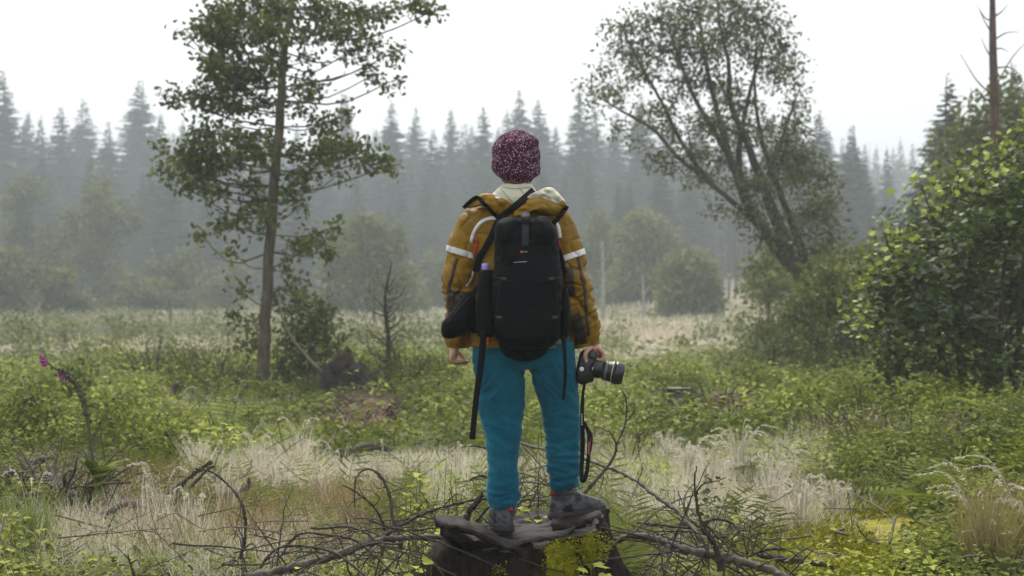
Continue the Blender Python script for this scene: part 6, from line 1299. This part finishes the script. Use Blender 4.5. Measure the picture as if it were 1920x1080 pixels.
# water bottle in the side pocket
bt = empty('water_bottle', at(910, 530, 6.215), 'clear bottle with lilac cap standing in the left side pocket of the backpack', 'bottle')
lil = plain('lilac_plastic', (.36, .27, .72), .35, .08, 30, 0); clr = plain('milky_bottle', (.45, .47, .5), .15, .1, 20, 0)
c = at(910.5, 500, 6.215)
def lathe(prof, c, mat, name, parent, k=24, axis=None):
    R = [np.stack([r * np.cos(np.arange(k) * 2 * PI / k), r * np.sin(np.arange(k) * 2 * PI / k), np.full(k, z)], 1) for z, r in prof]; V, Fs = loft(R)
    if axis is not None: V = V @ np.array(Vector((0, 0, 1)).rotation_difference(Vector(axis)).to_matrix()).T
    return put(name, V + c, Fs, mat, parent)
lathe([(-.17, .026), (-.165, .030), (-.055, .030), (-.042, .026), (-.03, .0125), (-.018, .012), (-.012, .012)], c, clr, 'bottle_body', bt)
lathe([(-.016, .0160), (-.014, .0172), (.006, .0172), (.012, .0160), (.014, .012)], c, lil, 'cap', bt)
# ------------------------------------------------------------------ camera in the right hand
camo = empty('camera', at(1100, 700, 6.36), 'black camera with long lens pointing right, held low in the right hand', 'camera')
pillow(np.array([(1087, 662), (1094, 656), (1106, 657), (1116, 662), (1119, 672), (1114, 684), (1115, 700), (1112, 716), (1104, 718), (1096, 722), (1086, 720), (1079, 712), (1079, 700), (1082, 684)]), 6.385, .036, .045, rubber, 'camera_body', camo, .002, 1, 56, 9, .22)
pillow(np.array([(1096, 664), (1104, 655), (1116, 657), (1120, 668), (1116, 680), (1102, 680)]), 6.40, .05, .04, rubber, 'viewfinder_hump', camo, .002, 3, 40, 7, .3)
ax = at(1168, 701, 6.37) - at(1108, 689, 6.385); ax /= np.linalg.norm(ax); c = at(1106, 689, 6.385); u = 1 / 415.0
lathe([(0, 15 * u), (6 * u, 16 * u), (8 * u, 17 * u), (20 * u, 17 * u), (21 * u, 16 * u), (24 * u, 16 * u), (25 * u, 17.5 * u), (36 * u, 18.5 * u), (44 * u, 20 * u), (46 * u, 20.5 * u)], c, rubber, 'lens_barrel', camo, 40, ax)
lathe([(46 * u, 19 * u), (46.5 * u, 21.5 * u), (52 * u, 22 * u), (60 * u, 20.5 * u), (64 * u, 18.5 * u), (64 * u, 17 * u), (58 * u, 15 * u)], c, plain('lens_hood_plastic', (.02, .021, .023), .3, .2, 60, .05), 'lens_hood', camo, 40, ax)
lathe([(28 * u, 17.8 * u), (28.2 * u, 18.6 * u), (33 * u, 19.1 * u), (33.2 * u, 18 * u)], c, plain('lens_grey_ring', (.10, .11, .13), .35, .2), 'focus_ring', camo, 40, ax)
lathe([(41.5 * u, 19.4 * u), (41.7 * u, 20.6 * u), (43.2 * u, 20.8 * u), (43.4 * u, 19.6 * u)], c, plain('gold_ring_paint', (.60, .48, .22), .3, .1, 30, 0, metal=.3), 'gold_ring', camo, 40, ax)
lathe([(0, 4.2 * u), (.006, 4.2 * u), (.007, 3.6 * u)], at(1091, 692, 6.352), plain('dial_silver', (.75, .76, .77), .3, .1, 30, 0), 'dial', camo, 20, (-.2, -1, .1))
lathe([(0, 2 * u), (.004, 2 * u), (.005, 1.6 * u)], at(1099, 678, 6.350), plain('button_silver', (.4, .42, .45), .3, .1, 30, 0), 'button', camo, 14, (0, -1, 0))
for a in ((1125, 708, 1133, 711), (1150, 712, 1153, 706)):
    h0 = at(a[0], a[1], 6.335); 
strap('lens_mark', [(1110.5, 694, 6.342), (1112.5, 688, 6.342)], 1.2, refl, camo, .001)
strap('camera_strap', [(1096, 719, 6.37), (1093.5, 735, 6.37), (1092, 755, 6.37), (1091.5, 775, 6.37), (1092, 800, 6.37), (1092.5, 830, 6.375), (1091.5, 860, 6.375), (1090.5, 885, 6.37), (1092, 901, 6.36), (1097, 897, 6.355), (1101, 880, 6.355), (1103.5, 855, 6.36), (1106, 832, 6.36), (1106, 816, 6.36), (1101, 804, 6.365), (1094, 790, 6.37)], [5, 5, 6.5, 7, 8, 9, 8, 7, 9, 8, 7, 7, 10, 10, 7, 5], strap_m, camo, .003, 0, 70)
strap('strap_trim', [(1107.5, 822, 6.352), (1106.5, 836, 6.352), (1104.8, 855, 6.351)], 1.3, red_m2, camo, .001)
for k in range(7): strap('strap_lettering', [(1103.5 - k * .25, 829 + k * 3.4, 6.3565), (1105.2 - k * .25, 830.6 + k * 3.4, 6.3565)], 1.0, refl, camo, .0012, 0, 4)
for k in range(5): strap('strap_lettering', [(1090.2, 776 + k * 4.6, 6.366), (1091.8, 778.6 + k * 4.6, 6.366)], 1.5, refl, camo, .0012, 0, 4)
